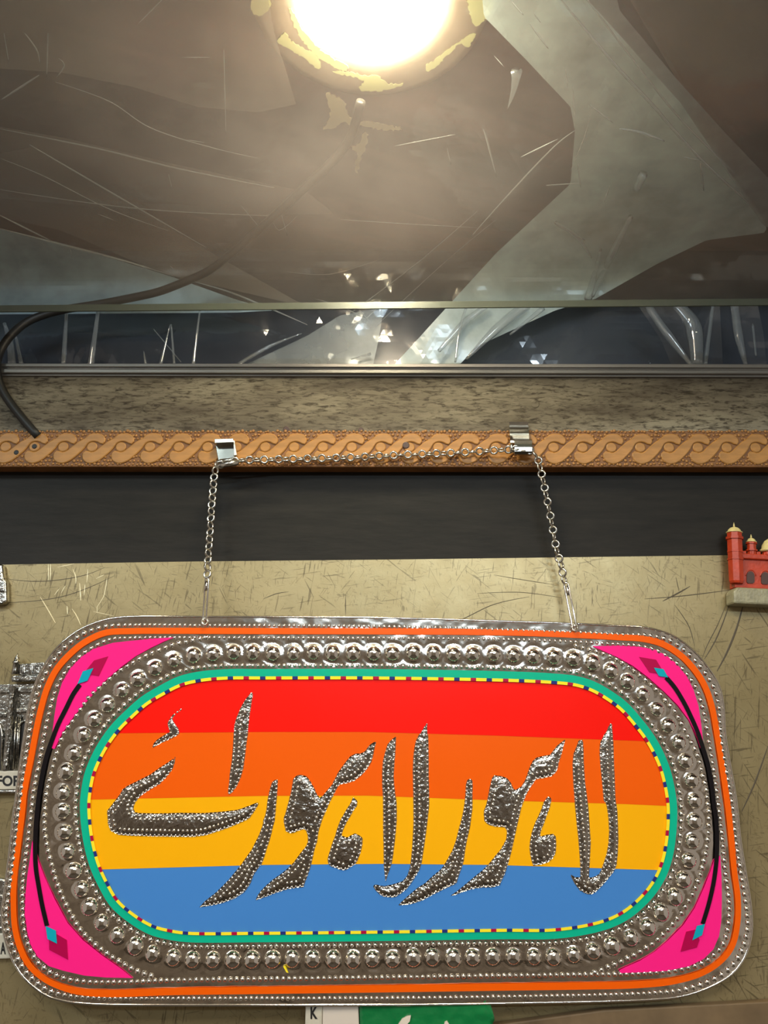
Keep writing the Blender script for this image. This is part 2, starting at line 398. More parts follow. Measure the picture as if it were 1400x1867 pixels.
# long scratches, cut singly
def scratch(pts, w, m='scratch'):
    p = spline(np.array(pts, float), False, 12); q = at_y(p[:, 0], p[:, 1], -.00205)
    tap = np.sin(np.linspace(.12, math.pi - .12, len(q))) ** .5
    MB().tube(q, w * tap * MMPX, 5, True, .12).build('scratch', M[m], sheet)
for pts, w in [([(8, 1055), (60, 1060), (110, 1057), (160, 1047), (192, 1034)], .8), ([(5, 1099), (70, 1095), (120, 1086), (165, 1070), (208, 1050)], .8),
               ([(1330, 1100), (1318, 1135), (1303, 1170), (1284, 1202)], 1.3), ([(1323, 1104), (1308, 1140), (1290, 1175), (1280, 1200)], .9),
               ([(1355, 1102), (1343, 1145), (1325, 1190), (1307, 1224)], 2.2), ([(1175, 1092), (1240, 1087), (1329, 1076)], 1.0),
               ([(1208, 1096), (1235, 1082), (1258, 1069)], 1.6), ([(1400, 1360), (1375, 1430), (1352, 1480)], 1.6), ([(1230, 1103), (1256, 1142), (1266, 1178)], .9),
               ([(1232, 1052), (1238, 1078)], .8), ([(780, 1150), (840, 1130), (900, 1102), (965, 1088)], .9), ([(870, 1082), (950, 1080), (1025, 1090)], .7),
               ([(480, 1092), (505, 1082), (526, 1079)], .9), ([(630, 1085), (630, 1122)], .9), ([(900, 1048), (940, 1055), (1010, 1066)], .7)]:
    scratch(pts, w)
for pts, w in [([(73, 1088), (85, 1108), (101, 1136)], 1.1), ([(131, 1110), (139, 1122), (147, 1140)], 1.0), ([(145, 1063), (147, 1095)], .9), ([(195, 1055), (188, 1090), (177, 1106), (177, 1118)], .9),
               ([(133, 1038), (138, 1052), (138, 1064)], 1.0), ([(105, 1034), (135, 1028)], .9), ([(160, 1038), (158, 1062)], .8), ([(88, 1028), (88, 1058)], .7), ([(92, 1028), (92, 1058)], .7),
               ([(99, 1085), (108, 1073)], 1.0), ([(111, 1082), (119, 1068)], 1.0), ([(122, 1105), (123, 1120)], .9), ([(155, 1066), (153, 1085)], .9), ([(170, 1115), (207, 1123)], .8), ([(175, 1055), (190, 1048)], 1.0)]:
    scratch(pts, w, 'scratch_bright')

# ---------------------------------------------------------------- carved strip
mould = empty('carved_strip', at_y(700., 858., 0.0), 'orange carved wooden strip with interlaced scrolls across the wall', 'moulding')
bevel(long_px((787, 785), (851, 852), -.0140, -.0002).build('strip_body', M['carve_ground'], mould), .0008)
px_m = float(np.linalg.norm(at_y(701., 820., -.015) - at_y(700., 820., -.015)))
SC = np.array([(-14, 16), (-6.5, 23.6), (4.6, 25.5), (15.8, 23.6), (22.3, 14.3), (19.5, 6), (14.9, 7.5), (8.4, 11.2), (-1, 11.8), (-9, 8), (-13.5, 0), (-19.5, -8), (-30.6, -19.3), (-40, -27),
               (-53, -31), (-64, -26.5), (-68, -17.3), (-67, -11), (-62, -8), (-54, -11.5), (-46, -9.5), (-40, -4.5), (-34, 1.3), (-23, 10.6)], float)
mould_v = 816.0
def relief(poly, h, h0=0.0008):
    n = len(poly); c = poly.mean(0)
    nr = normals(poly); flip = -1 if np.mean(np.sum(nr * (poly - c), 1)) < 0 else 1; nr = nr * flip
    ins = poly - nr * 1.6
    back = np.stack([poly[:, 0], np.zeros(n), poly[:, 1]], 1); mid = back.copy(); mid[:, 1] = -h * .6 / px_m
    fr = np.stack([ins[:, 0], np.full(n, -h / px_m), ins[:, 1]], 1)
    v, f = triangulate(ins, 200)
    V = list(back) + list(mid) + [(p[0], -h / px_m, p[1]) for p in v]
    fc = []
    for i in range(n):
        j = (i + 1) % n
        fc += [[i, j, n + j, n + i], [n + i, n + j, 2 * n + j, 2 * n + i]]
    return np.array(V) * px_m, fc + [[2 * n + i for i in t] for t in f]
def mesh_of(name, V, fc, m, smooth=False):
    me = bpy.data.meshes.new(name); me.from_pydata([tuple(map(float, p)) for p in V], [], fc); me.materials.append(m)
    b = bmesh.new(); b.from_mesh(me); bmesh.ops.recalc_face_normals(b, faces=b.faces); b.to_mesh(me); b.free()
    if smooth: me.polygons.foreach_set('use_smooth', [True] * len(me.polygons))
    return me
SCL = resample(spline(SC, True, 4), True, n=44); SCN = normals(SCL); SCN = SCN * (1 if np.mean(np.sum(SCN * (SCL - SCL.mean(0)), 1)) > 0 else -1)
scroll_me = mesh_of('scroll', *relief(SCL + SCN * 1.3, .0012), M['carve_face'])
circ = np.array([(9.6 * math.cos(a), 9.6 * math.sin(a)) for a in np.linspace(0, 2 * math.pi, 18, endpoint=False)])
round_me = mesh_of('roundel', *relief(circ, .0011), M['carve_face'])
centres = [168.3 + 52.55 * k for k in range(-7, 30)]
for u in centres:
    c = at_y(u, mould_v + .0012 * (u - 700), -.0140)
    inst(scroll_me, 'scroll', c, mould, (1.0, 1, 1.0)); inst(round_me, 'roundel', c, mould)
pip = MB()
hs = [(math.cos(a), 0) for a in (0,)]
for u in np.arange(-255, 1655, 7.0):
    for r in (-30, -23, -16, 16, 23, 29.5):
        uu = u + random.uniform(-2, 2) + (3.5 if (r // 7) % 2 else 0); rr = random.uniform(2.3, 3.5)
        c = at_y(uu, mould_v + 1 + r + random.uniform(-1.2, 1.2), -.0140)
        pip.lathe([(rr * px_m, 0), (rr * .75 * px_m, .0005), (rr * .2 * px_m, .0008)], c, (0, -1, 0), 7)
tag(pip.build('seed_carving', mat('carved_seed', (0.40, 0.18, 0.05), .45), mould, True), kind='stuff')
def disc(name, u, v, y, r, m, parent, h=.0006):
    return MB().lathe([(r * px_m, 0), (r * px_m, h * .6), (r * .8 * px_m, h)], at_y(u, v, y), (0, -1, 0), 14).build(name, m, parent)
disc('nail_hole', 740, 812, -.0150, 6.5, M['window_dark'], mould); disc('nail_hole', 30, 825, -.0150, 4.5, M['ink'], mould); disc('nail_hole', 63, 814, -.0150, 4.5, M['ink'], mould)
disc('nail_head', 522, 783, -.0098, 6, M['window_dark'], board); disc('nail_head', 658, 784, -.0098, 5, M['window_dark'], board)
disc('plug', 268, 745, -.0097, 8, M['wood'], board, .0008); disc('plug', 975, 737, -.0097, 8.5, M['wood'], board, .0008)

# ================================================================ the sign
CTR = np.array([672.0, 1475.0])
def outward(p, c=CTR):
    n = normals(p); 
    if np.mean(np.sum(n * (p - c), 1)) < 0: n = -n
    return n
O0 = spline(P(('p', 254, 1124, 363, 1124.6, 520, 1125, 680, 1126.5, 800, 1129, 920, 1133, 1040, 1137, 1110, 1140.5), ('c', 760, 190, 900, 235, 1000, 310, 1080, 400, 1140, 500, 1162, 600, 1172, 750, 1195, 900, 1230, 1100),
            ('f', 1252, 200, 1284, 400, 1308, 560, 1312, 700, 1275, 830, 1205, 920, 1100, 985, 950, 1037, 800, 1055), ('p', 920, 1829, 680, 1832, 440, 1832, 308, 1832),
            ('d', 500, 1080, 350, 1065, 240, 1030, 130, 940, 65, 840, 25, 720, 10, 600, 22, 500, 48, 300, 75, 50), ('a', 80, 1130, 105, 930, 130, 760, 152, 620, 180, 510, 230, 400, 300, 300, 400, 215, 500, 165, 600, 138)), True, 4)
ORG = spline(P(('p', 680, 1151, 480, 1150.5, 308.5, 1150, 240, 1150.5), ('a', 560, 215, 450, 265, 370, 330, 300, 410, 250, 510, 220, 610, 195, 720, 165, 880, 130, 1060),
             ('d', 120, 50, 95, 250, 75, 420, 72, 560, 80, 680, 110, 790, 160, 880, 240, 950, 340, 995, 450, 1018, 600, 1025, 900, 1015), ('p', 480, 1805.6, 680, 1803, 920, 1799.5),
             ('f', 400, 985, 700, 978, 900, 958, 1050, 915, 1150, 850, 1210, 770, 1238, 650, 1240, 520, 1222, 380, 1205, 200, 1190, 60),
             ('c', 1160, 950, 1130, 760, 1100, 600, 1060, 490, 1000, 400, 930, 330, 840, 275, 740, 248, 600, 238, 400, 227, 0, 213)), True, 4)
TEAL = spline(P(('p', 680, 1225.7, 480, 1225.7, 411, 1226), ('a', 1050, 440, 950, 465, 850, 515, 760, 570, 680, 640, 610, 710, 550, 790, 500, 880, 465, 970, 448, 1060),
              ('d', 442, 20, 447, 120, 465, 240, 495, 350, 540, 450, 600, 550, 690, 630, 800, 695, 900, 722, 1000, 735), ('p', 476, 1712, 680, 1710, 920, 1706.5),
              ('f', 250, 718, 430, 695, 560, 660, 650, 615, 730, 550, 800, 470, 850, 380, 880, 280, 897, 150, 900, 40),
              ('c', 890, 1060, 865, 950, 830, 860, 780, 770, 720, 690, 640, 600, 560, 540, 470, 490, 380, 462, 250, 448, 0, 437)), True, 4)
oO, oG, oT = outward(O0), outward(ORG), outward(TEAL)
def off(p, n, d): return p + n * (np.asarray(d)[:, None] if np.ndim(d) else d)
def by_side(n, top, bottom, side, corner):
    w = np.abs(n[:, 0] * n[:, 1]) * 2
    base = np.where(np.abs(n[:, 1]) > np.abs(n[:, 0]), np.where(n[:, 1] < 0, top, bottom), side)
    s = np.clip(w * 1.25, 0, 1); k = base * (1 - s) + corner * s
    for _ in range(6): k = (np.roll(k, 1) + k + np.roll(k, -1)) / 3
    return k

sign = empty('painted_sign', at_s(672., 1830., -.002), 'large chrome embossed sign with rainbow stripes and raised lettering, hung by a chain', 'sign')

# bosses of the raised ring
boss_line = resample(off(TEAL, oT, by_side(oT, 35, 38, 38, 36.5)), True, 36.4)
# the chrome sheet: a loft from the outer edge to the teal band, dented round the bosses
NA, NR = 860, 44
ang = lambda p: np.unwrap(np.arctan2((p[:, 1] - CTR[1]) * 1.75, p[:, 0] - CTR[0]))
def by_angle(p, n):
    a = np.mod(np.arctan2((p[:, 1] - CTR[1]) * 1.75, p[:, 0] - CTR[0]), 2 * math.pi); o = np.argsort(a)
    t = np.linspace(0, 2 * math.pi, n, endpoint=False)
    return np.stack([np.interp(t, a[o], p[o, 0], period=2 * math.pi), np.interp(t, a[o], p[o, 1], period=2 * math.pi)], 1)
A, B = by_angle(O0, NA), by_angle(off(TEAL, oT, -4), NA)
rows = [A + (B - A) * k for k in np.linspace(0, 1, NR)]
pts = np.concatenate(rows)
h = .00016 * vnoise(pts[:, 0], pts[:, 1], 16, 3) + .00022 * vnoise(pts[:, 0], pts[:, 1], 40, 4) + .00008 * vnoise(pts[:, 0], pts[:, 1], 7, 5)
db = np.min(np.linalg.norm(pts[:, None, :] - boss_line[None], axis=2), axis=1)
h += -.0005 * np.exp(-((db - 18.5) / 3.5) ** 2)
dt = edge_dist(pts, boss_line)
h += .0005 * np.exp(-(dt / 17) ** 4)
fc = [[k * NA + i, k * NA + (i + 1) % NA, (k + 1) * NA + (i + 1) % NA, (k + 1) * NA + i] for k in range(NR - 1) for i in range(NA)]
mk('chrome_sheet', at_s(pts[:, 0], pts[:, 1], h), fc, M['chrome'], sign, True)
bk = O0 - oO * 1.5
MB().prism(list(at_s(bk[::2, 0], bk[::2, 1], -.0012)), list(at_s(bk[::2, 0], bk[::2, 1], -.004))).build('backing_plate', M['steel'], sign)
rimq = at_s(O0[:, 0], O0[:, 1], -.0004); rimq = np.vstack([rimq, rimq[:1]])
MB().tube(rimq, 2.4 * MMPX, 8, False).build('rolled_rim', M['chrome_bead'], sign, True)

def band(name, p, n, d0, d1, h, m, thick=.0007):
    a, b = off(p, n, d0), off(p, n, d1); k = len(p)
    V = np.concatenate([at_s(a[:, 0], a[:, 1], h), at_s(b[:, 0], b[:, 1], h), at_s(a[:, 0], a[:, 1], h - thick), at_s(b[:, 0], b[:, 1], h - thick)])
    f = []
    for i in range(k):
        j = (i + 1) % k
        f += [[i, j, k + j, k + i], [2 * k + i, 2 * k + j, j, i], [k + i, k + j, 3 * k + j, 3 * k + i]]
    return mk(name, V, f, m, sign)
def patch(name, poly, h, m, parent=None, thick=.0006):
    v, f = triangulate(poly, 400); n = len(poly)
    V = np.concatenate([at_s(v[:, 0], v[:, 1], h), at_s(poly[:, 0], poly[:, 1], h - thick)]); b = len(v)
    return mk(name, V, [list(t) for t in f] + [[(i + 1) % n, i, b + i, b + (i + 1) % n] for i in range(n)], m, parent or sign)
band('orange_border', ORG, oG, by_side(oG, 5.6, 6.8, 5.2, 5.6), -by_side(oG, 5.6, 6.8, 5.2, 5.6), .0010, M['orange'])
band('teal_border', TEAL, oT, 6.0, -7.6, .0014, M['teal'])
# rainbow stripes inside
INN = off(TEAL, oT, -6.0)
up = INN[INN[:, 1] < 1470]; lo = INN[INN[:, 1] >= 1470]
up = up[np.argsort(up[:, 0])]; lo = lo[np.argsort(lo[:, 0])]
xs = np.arange(INN[:, 0].min() + .5, INN[:, 0].max() - .5, 3.0)
ytop = np.interp(xs, up[:, 0], up[:, 1]); ybot = np.interp(xs, lo[:, 0], lo[:, 1])
cuts = [np.full_like(xs, 0), np.interp(xs, [200, 480, 670, 900, 1140, 1200], [1337, 1334.5, 1334.5, 1341, 1350, 1352]),
        np.interp(xs, [160, 480, 670, 900, 1140, 1230], [1458, 1451, 1450.5, 1459, 1466, 1470]),
        np.interp(xs, [160, 480, 700, 900, 1140, 1220], [1586, 1577, 1575, 1577, 1584.5, 1587]), np.full_like(xs, 3000)]
for k, c in enumerate(('red', 'orange', 'yellow', 'blue')):
    a = np.maximum(ytop, cuts[k] - (3 if k else 0)); b = np.minimum(ybot, cuts[k + 1]); ok = b > a
    X, a, b = xs[ok], a[ok], b[ok]; n = len(X); V = []; hh = .0009 - .00012 * k
    rowsN = 7
    for t in np.linspace(0, 1, rowsN):
        y = a + (b - a) * t; V.append(at_s(X, y, hh + .00007 * vnoise(X, y, 60, 20)))
    V = np.concatenate(V)
    f = [[r * n + i, r * n + i + 1, (r + 1) * n + i + 1, (r + 1) * n + i] for r in range(rowsN - 1) for i in range(n - 1)]
    tag(mk('colour_stripe', V, f, M[c], sign, True), c + ' stripe of the sign field')
MB().prism(list(at_s(INN[::2, 0], INN[::2, 1], .0003)), list(at_s(INN[::2, 0], INN[::2, 1], -.0012))).build('field_plate', M['steel'], sign)
# dashed line
DL = resample(off(TEAL, oT, -10.4), True, 1.0); dn = outward(DL); n = len(DL)
cyc = [('dash_yellow', 19.5), ('dash_navy', 10), ('dash_yellow', 19.5), ('dash_red', 10)]
tot = sum(c[1] for c in cyc); reps = round(n / tot); sc_ = n / (reps * tot); s = 0.0
for r in range(reps):
    for c, L in cyc:
        e = s + L * sc_
        ii = np.unique(np.clip(np.linspace(s, e, 4), 0, n).astype(int)) % n
        a, b = DL[ii] + dn[ii] * 2.8, DL[ii] - dn[ii] * 2.8; k = len(ii)
        V = np.concatenate([at_s(a[:, 0], a[:, 1], .0019), at_s(b[:, 0], b[:, 1], .0019), at_s(a[:, 0], a[:, 1], .0012), at_s(b[:, 0], b[:, 1], .0006)])
        f = [[i, i + 1, k + i + 1, k + i] for i in range(k - 1)] + [[k + i, k + i + 1, 3 * k + i + 1, 3 * k + i] for i in range(k - 1)]
        o = mk('dash', V, f, M[c], sign); s = e

# corner panels, strokes, diamonds
CORN = dict(tl=P(('a', 925, 239, 800, 248, 700, 257, 600, 268, 500, 300, 430, 345, 370, 410, 330, 480, 305, 560, 290, 650, 278, 750, 276, 830, 290, 832, 330, 750, 400, 650, 470, 570, 560, 470, 640, 400, 720, 340, 800, 296, 870, 262)),
            tr=P(('c', 468, 286, 600, 284, 720, 290, 800, 305, 860, 335, 920, 385, 970, 450, 1005, 520, 1030, 600, 1045, 700, 1057, 815, 1047, 828, 1030, 780, 980, 680, 920, 600, 850, 530, 760, 450, 680, 390, 600, 345, 520, 310)),
            bl=P(('d', 171, 212, 160, 300, 145, 400, 135, 500, 132, 600, 145, 700, 165, 770, 200, 830, 260, 880, 340, 905, 450, 930, 560, 940, 706, 943, 640, 890, 540, 820, 440, 740, 360, 650, 290, 520, 240, 410, 203, 315)),
            br=P(('f', 1146, 292, 1153, 400, 1155, 520, 1152, 640, 1140, 720, 1110, 790, 1060, 840, 980, 880, 860, 905, 740, 912, 616, 916, 608, 902, 640, 885, 720, 850, 800, 800, 870, 740, 950, 660, 1010, 570, 1060, 460, 1095, 370, 1115, 312)))
for p in CORN.values(): patch('pink_corner', p, .0011, M['pink'])
def stroke(pts, w):
    c = spline(pts, False, 6); nn = normals(c, False); a, b = c + nn * w, c - nn * w
    patch('black_stroke', np.vstack([a, b[::-1]]), .0016, M['black'])
stroke(P(('a', 425, 490, 390, 540, 350, 620, 310, 700, 275, 790, 245, 880, 225, 970, 208, 1070, 199, 1150), ('d', 190, 150, 187, 260, 191, 360, 205, 450, 225, 560, 250, 665)), 4.2)
stroke(P(('c', 858, 452, 900, 500, 950, 580, 990, 660, 1025, 740, 1055, 830, 1082, 920, 1102, 1030, 1115, 1140), ('f', 1125, 100, 1130, 220, 1125, 330, 1110, 440, 1085, 550, 1053, 655)), 4.0)
for crim, cy in [(('a', 575, 340, 500, 362, 445, 430, 525, 445), ('a', 497, 402, 440, 420, 412, 487, 465, 470)), (('c', 715, 343, 805, 358, 852, 435, 770, 425), ('c', 793, 400, 845, 408, 870, 453, 820, 445)),
                 (('d', 300, 708, 355, 740, 362, 846, 262, 793, 260, 735), ('d', 242, 665, 297, 690, 303, 760, 252, 735)), (('f', 965, 696, 1018, 684, 1036, 740, 1022, 780, 935, 803), ('f', 1022, 665, 1065, 655, 1050, 715, 998, 742))]:
    patch('crimson_diamond', P(crim), .0016, M['crimson']); patch('cyan_diamond', P(cy), .0021, M['cyan'])

patch('paint_fleck', np.array([(516, 1762), (520, 1760.5), (526, 1774), (522, 1773)], float), .0012, M['dash_yellow'], thick=.0008)
# bosses and beads
def dome_mesh(name, seg, rings, hgt, m):
    V = []; fcs = []
    for r in range(rings):
        a = r / (rings) * math.pi / 2
        for k in range(seg):
            t = 2 * math.pi * k / seg; V.append((math.cos(a) * math.cos(t), -hgt * math.sin(a), math.cos(a) * math.sin(t)))
    V.append((0, -hgt, 0)); top = len(V) - 1
    for r in range(rings - 1):
        for k in range(seg): fcs.append([r * seg + k, r * seg + (k + 1) % seg, (r + 1) * seg + (k + 1) % seg, (r + 1) * seg + k])
    for k in range(seg): fcs.append([(rings - 1) * seg + k, (rings - 1) * seg + (k + 1) % seg, top])
    return mesh_of(name, V, fcs, m, True)
boss_me = dome_mesh('boss', 26, 8, .78, M['chrome_bead']); bead_me = dome_mesh('bead', 12, 4, .85, M['chrome_bead'])
RZ = (0, 0, YAW)
for i, c in enumerate(boss_line):
    ang_ = i * 1.7; r = 14.2 * MMPX * random.uniform(.92, 1.06)
    j = c + np.array([random.uniform(-1.5, 1.5), random.uniform(-1.5, 1.5)])
    inst(boss_me, 'boss', at_s(*j, .0002), sign, (r * random.uniform(.94, 1.04), r, r * random.uniform(.96, 1.08)), (random.uniform(-.10, .10), 0, YAW + random.uniform(-.10, .10)))
def walk(p, gap, closed=True):
    """Points along a dense curve with a local gap (array like p)."""
    q = np.vstack([p, p[:1]]) if closed else p
    g = np.append(gap, gap[:1]) if closed else gap
    L = np.concatenate([[0], np.cumsum(np.linalg.norm(np.diff(q, axis=0), axis=1))]); s = 0; out = []
    while s < L[-1] - 2:
        out.append((np.interp(s, L, q[:, 0]), np.interp(s, L, q[:, 1]), np.interp(s, L, g))); s += out[-1][2]
    return out
beads = []
beads += walk(off(O0, oO, -by_side(oO, 16, 12, 7.5, 9.5)), by_side(oO, 9.0, 9.5, 12.5, 14.5))
beads += walk(off(ORG, oG, -by_side(oG, 12.5, 21, 16.5, 16)), by_side(oG, 9.0, 10.5, 12.5, 13.5))
beads += walk(off(TEAL, oT, by_side(oT, 12, 13, 13.5, 14)), by_side(oT, 9.5, 10.5, 13.0, 13.5))
for r3 in (P(('a', 1100, 240, 1000, 262, 920, 280, 840, 310, 760, 345, 690, 385, 620, 430, 540, 500, 480, 550, 430, 620, 390, 680, 340, 750, 310, 830, 285, 910, 262, 1000, 245, 1080),
             ('d', 238, 40, 237, 150, 252, 250, 275, 340, 300, 430, 340, 530, 375, 600, 430, 690, 500, 760, 580, 820, 660, 870, 740, 910, 820, 935)),
           P(('c', 380, 285, 470, 310, 560, 340, 650, 390, 730, 450, 800, 510, 860, 580, 910, 640, 955, 730, 1000, 810, 1030, 880, 1050, 960, 1070, 1040, 1080, 1120),
             ('f', 1085, 40, 1085, 130, 1075, 240, 1055, 340, 1020, 450, 980, 530, 930, 610, 880, 670, 810, 740, 740, 790, 650, 840, 560, 880, 470, 915))):
    c = spline(r3, False, 4); beads += walk(c, np.full(len(c), 13.0), False)
beads = [(u, v, g * .40 * random.uniform(.9, 1.08)) for u, v, g in beads]
beads.sort(key=lambda b: -b[2])
for u, v, r in beads[:290]:
    k = r * MMPX; inst(bead_me, 'bead', at_s(u, v, -.0001), sign, (k, k, k), RZ)
def joined_beads(name, items, m, parent, h=0.):
    bv = np.array([v.co[:] for v in bead_me.vertices]); bf = [list(p.vertices) for p in bead_me.polygons]; V = []; fcs = []
    cz, sz = math.cos(YAW), math.sin(YAW)
    rot = np.stack([bv[:, 0] * cz - bv[:, 1] * sz, bv[:, 0] * sz + bv[:, 1] * cz, bv[:, 2]], 1)
    for k, (u, v, r, *hh) in enumerate(items):
        V.append(rot * r * MMPX + at_s(u, v, hh[0] if hh else h)); fcs += [[i + k * len(bv) for i in f] for f in bf]
    return tag(mk(name, np.concatenate(V), fcs, m, parent, True), kind='stuff')
joined_beads('bead_rows', beads[290:], M['chrome_bead'], sign, -.0001)

# ---------------------------------------------------------------- raised lettering
LET = [
 P((1, 735, 180, 690, 190, 625, 245, 600, 280, 580, 315, 585, 350, 600, 395, 540, 430, 490, 465, 465, 495, 455, 530, 480, 520, 530, 490, 600, 460, 660, 430, 685, 410, 690, 385, 680, 360, 650, 320, 632, 285, 650, 255, 700, 215)),
 P((1, 1322, 32, 1290, 60, 1240, 120, 1200, 190, 1165, 280, 1148, 350, 1145, 450, 1138, 560, 1130, 650, 1115, 740, 1108, 820, 1100, 880, 1097, 950, 1140, 905, 1175, 860, 1210, 780, 1232, 700, 1245, 600, 1260, 480, 1275, 380, 1285, 270, 1305, 150)),
 P((1, 652, 605, 600, 645, 520, 695, 440, 755, 330, 810, 240, 855, 200, 885), (2, 185, 30, 140, 90, 70, 180, 78, 290, 100, 350, 170, 385, 270, 393, 450, 397, 620, 400, 800, 402, 900, 390, 990, 362, 1100, 325, 1220, 275, 1280, 245, 1320, 190, 1362, 120, 1352, 105, 1280, 135, 1180, 170, 1050, 185, 900, 197, 700, 195, 500, 200, 350, 197, 310, 190, 295, 160, 310, 110, 340, 70, 380, 35), (1, 430, 890, 520, 840, 580, 780, 630, 710, 648, 650)),
 P((3, 272, 532, 240, 535, 210, 560, 190, 620, 175, 680, 160, 760, 150, 850, 135, 920), (4, 118, 20, 110, 80, 70, 190, 20, 290), (2, 1370, 370, 1300, 510, 1200, 650, 1100, 770, 1000, 870, 900, 950, 855, 1000, 960, 985, 1050, 965, 1160, 925, 1240, 870, 1290, 800, 1320, 720, 1370, 650), (4, 100, 500, 130, 420, 150, 350, 180, 260, 205, 170, 225, 80), (3, 238, 980, 250, 850, 262, 720, 270, 620)),
 P((3, 480, 485, 435, 520, 420, 600, 405, 680, 390, 750, 370, 820, 350, 900), (4, 332, 10, 335, 60, 355, 150, 400, 172, 440, 168, 500, 140, 555, 125, 575, 150, 590, 200, 590, 260, 570, 310, 520, 370, 490, 410, 440, 480, 380, 540, 300, 605, 220, 660, 150, 720, 90, 780, 50, 840, 35, 885, 90, 865, 150, 845, 250, 805, 380, 765, 480, 750, 545, 745, 560, 690, 590, 620, 610, 560, 640, 450, 660, 350, 690, 260, 705, 150, 730, 70),
   (3, 735, 985, 760, 920, 800, 830, 830, 760, 870, 690, 900, 630, 925, 590, 1000, 575, 1080, 550, 1150, 500, 1220, 420, 1265, 350, 1285, 280, 1300, 200, 1318, 130, 1290, 135, 1240, 170, 1200, 230, 1150, 255, 1100, 255, 1040, 285, 1000, 335, 950, 400, 910, 460, 880, 520, 840, 590, 790, 650, 740, 710, 715, 725, 690, 690, 660, 620, 620, 550, 580, 500, 530, 482)),
 P((3, 1072, 718, 1040, 790, 1000, 850, 950, 940), (4, 948, 0, 920, 70, 895, 140, 880, 200, 850, 270, 830, 340, 810, 400, 798, 450, 810, 500, 840, 530, 885, 540, 930, 560, 990, 565, 1040, 535, 1090, 505, 1120, 460, 1150, 380, 1170, 300, 1172, 220, 1150, 200, 1095, 170, 1050, 190, 1010, 215, 950, 195, 960, 150, 985, 90, 1020, 25), (3, 1045, 920, 1070, 870, 1115, 810, 1118, 760)),
 P((5, 315, 260, 270, 290, 220, 350, 190, 450, 170, 530, 160, 650, 160, 780, 165, 860, 170, 950), (6, 172, 50, 172, 200, 175, 400, 178, 560, 180, 680, 190, 760, 200, 840, 215, 790, 240, 720, 268, 640, 285, 540, 300, 420, 315, 280, 325, 150, 325, 20), (5, 322, 980, 310, 900, 298, 800, 292, 700, 300, 560, 310, 450, 315, 330)),
 P((5, 665, 70, 640, 120, 610, 170, 570, 240, 535, 310, 515, 400, 505, 500, 500, 650, 505, 850), (6, 508, 0, 508, 200, 498, 400, 485, 560, 470, 680, 440, 770, 390, 830, 330, 850, 240, 875, 190, 885, 140, 880, 100, 868, 75, 868, 62, 890, 90, 935, 130, 975, 180, 1005, 250, 1012, 310, 1010, 370, 970, 430, 925, 490, 850, 540, 770, 580, 700, 605, 610, 620, 500, 640, 370, 660, 220, 675, 80), (5, 685, 1040, 685, 900, 680, 700, 680, 400, 672, 200)),
 P((5, 1140, 725, 1105, 745, 1090, 800, 1085, 900, 1075, 1000), (6, 1065, 30, 1045, 130, 1010, 260, 980, 380, 940, 490, 890, 580, 845, 660, 800, 710, 720, 775, 640, 850, 560, 900, 500, 950, 430, 1010, 370, 1065, 340, 1100, 420, 1095, 500, 1082, 620, 1040, 720, 985, 850, 920, 960, 870, 990, 850, 1010, 780, 1040, 700, 1070, 600, 1085, 480, 1110, 350, 1140, 220, 1155, 100), (5, 1165, 1060, 1165, 950, 1168, 800, 1163, 745)),
 P((7, 110, 610, 90, 640, 70, 720, 55, 800, 35, 900), (6, 1290, 50), (8, 270, 60, 275, 120, 310, 150, 370, 165, 440, 168, 455, 200, 450, 260, 430, 300, 400, 350, 350, 410, 310, 460, 260, 510, 210, 550, 150, 600, 90, 650, 40, 690, 5, 712, 40, 710, 100, 685, 180, 660, 260, 648, 340, 648, 400, 630, 415, 590, 440, 540, 465, 460, 490, 370, 510, 280, 530, 190, 550, 100, 572, 5),
   (7, 390, 900, 420, 820, 450, 760, 490, 700, 525, 650, 600, 640, 680, 620, 720, 580, 740, 540, 745, 490, 770, 420, 790, 340, 812, 258, 780, 280, 730, 320, 690, 370, 660, 410, 590, 420, 530, 435, 490, 470, 465, 520, 440, 590, 415, 660, 380, 720, 320, 755, 300, 740, 280, 690, 240, 640, 190, 620)),
 P((7, 640, 818, 605, 860, 585, 910), (8, 735, 10, 710, 70, 680, 130, 655, 200, 640, 270, 635, 330, 640, 380, 650, 430, 665, 475, 720, 468, 780, 450, 820, 420, 845, 370, 850, 300, 845, 240, 825, 220, 780, 225, 720, 240, 725, 200, 750, 140, 775, 70, 798, 10), (7, 665, 900, 675, 850, 660, 820)),
 P((7, 975, 260, 940, 270, 920, 330, 890, 400, 880, 500, 885, 650, 895, 800), (8, 1000, 20, 1010, 130, 1025, 260, 1035, 400, 1040, 500, 1040, 565, 1000, 565, 963, 543, 970, 570, 1000, 625, 1040, 675, 1090, 700, 1130, 706, 1170, 680, 1220, 630, 1270, 570, 1310, 520, 1330, 470, 1340, 380, 1345, 250, 1340, 120),
   (7, 1322, 960, 1305, 850, 1300, 700, 1290, 500, 1285, 350, 1280, 200, 1268, 70, 1240, 110, 1215, 170, 1170, 240, 1150, 300, 1145, 400, 1155, 540, 1165, 650, 1175, 770, 1185, 860, 1210, 890), (8, 1255, 20, 1265, 100, 1270, 200, 1265, 290, 1250, 380, 1230, 440, 1210, 500, 1190, 540, 1150, 562, 1110, 570, 1118, 420, 1125, 290, 1115, 150), (7, 1040, 960, 1025, 800, 1010, 700, 1000, 580, 992, 450, 990, 350, 985, 280)),
]
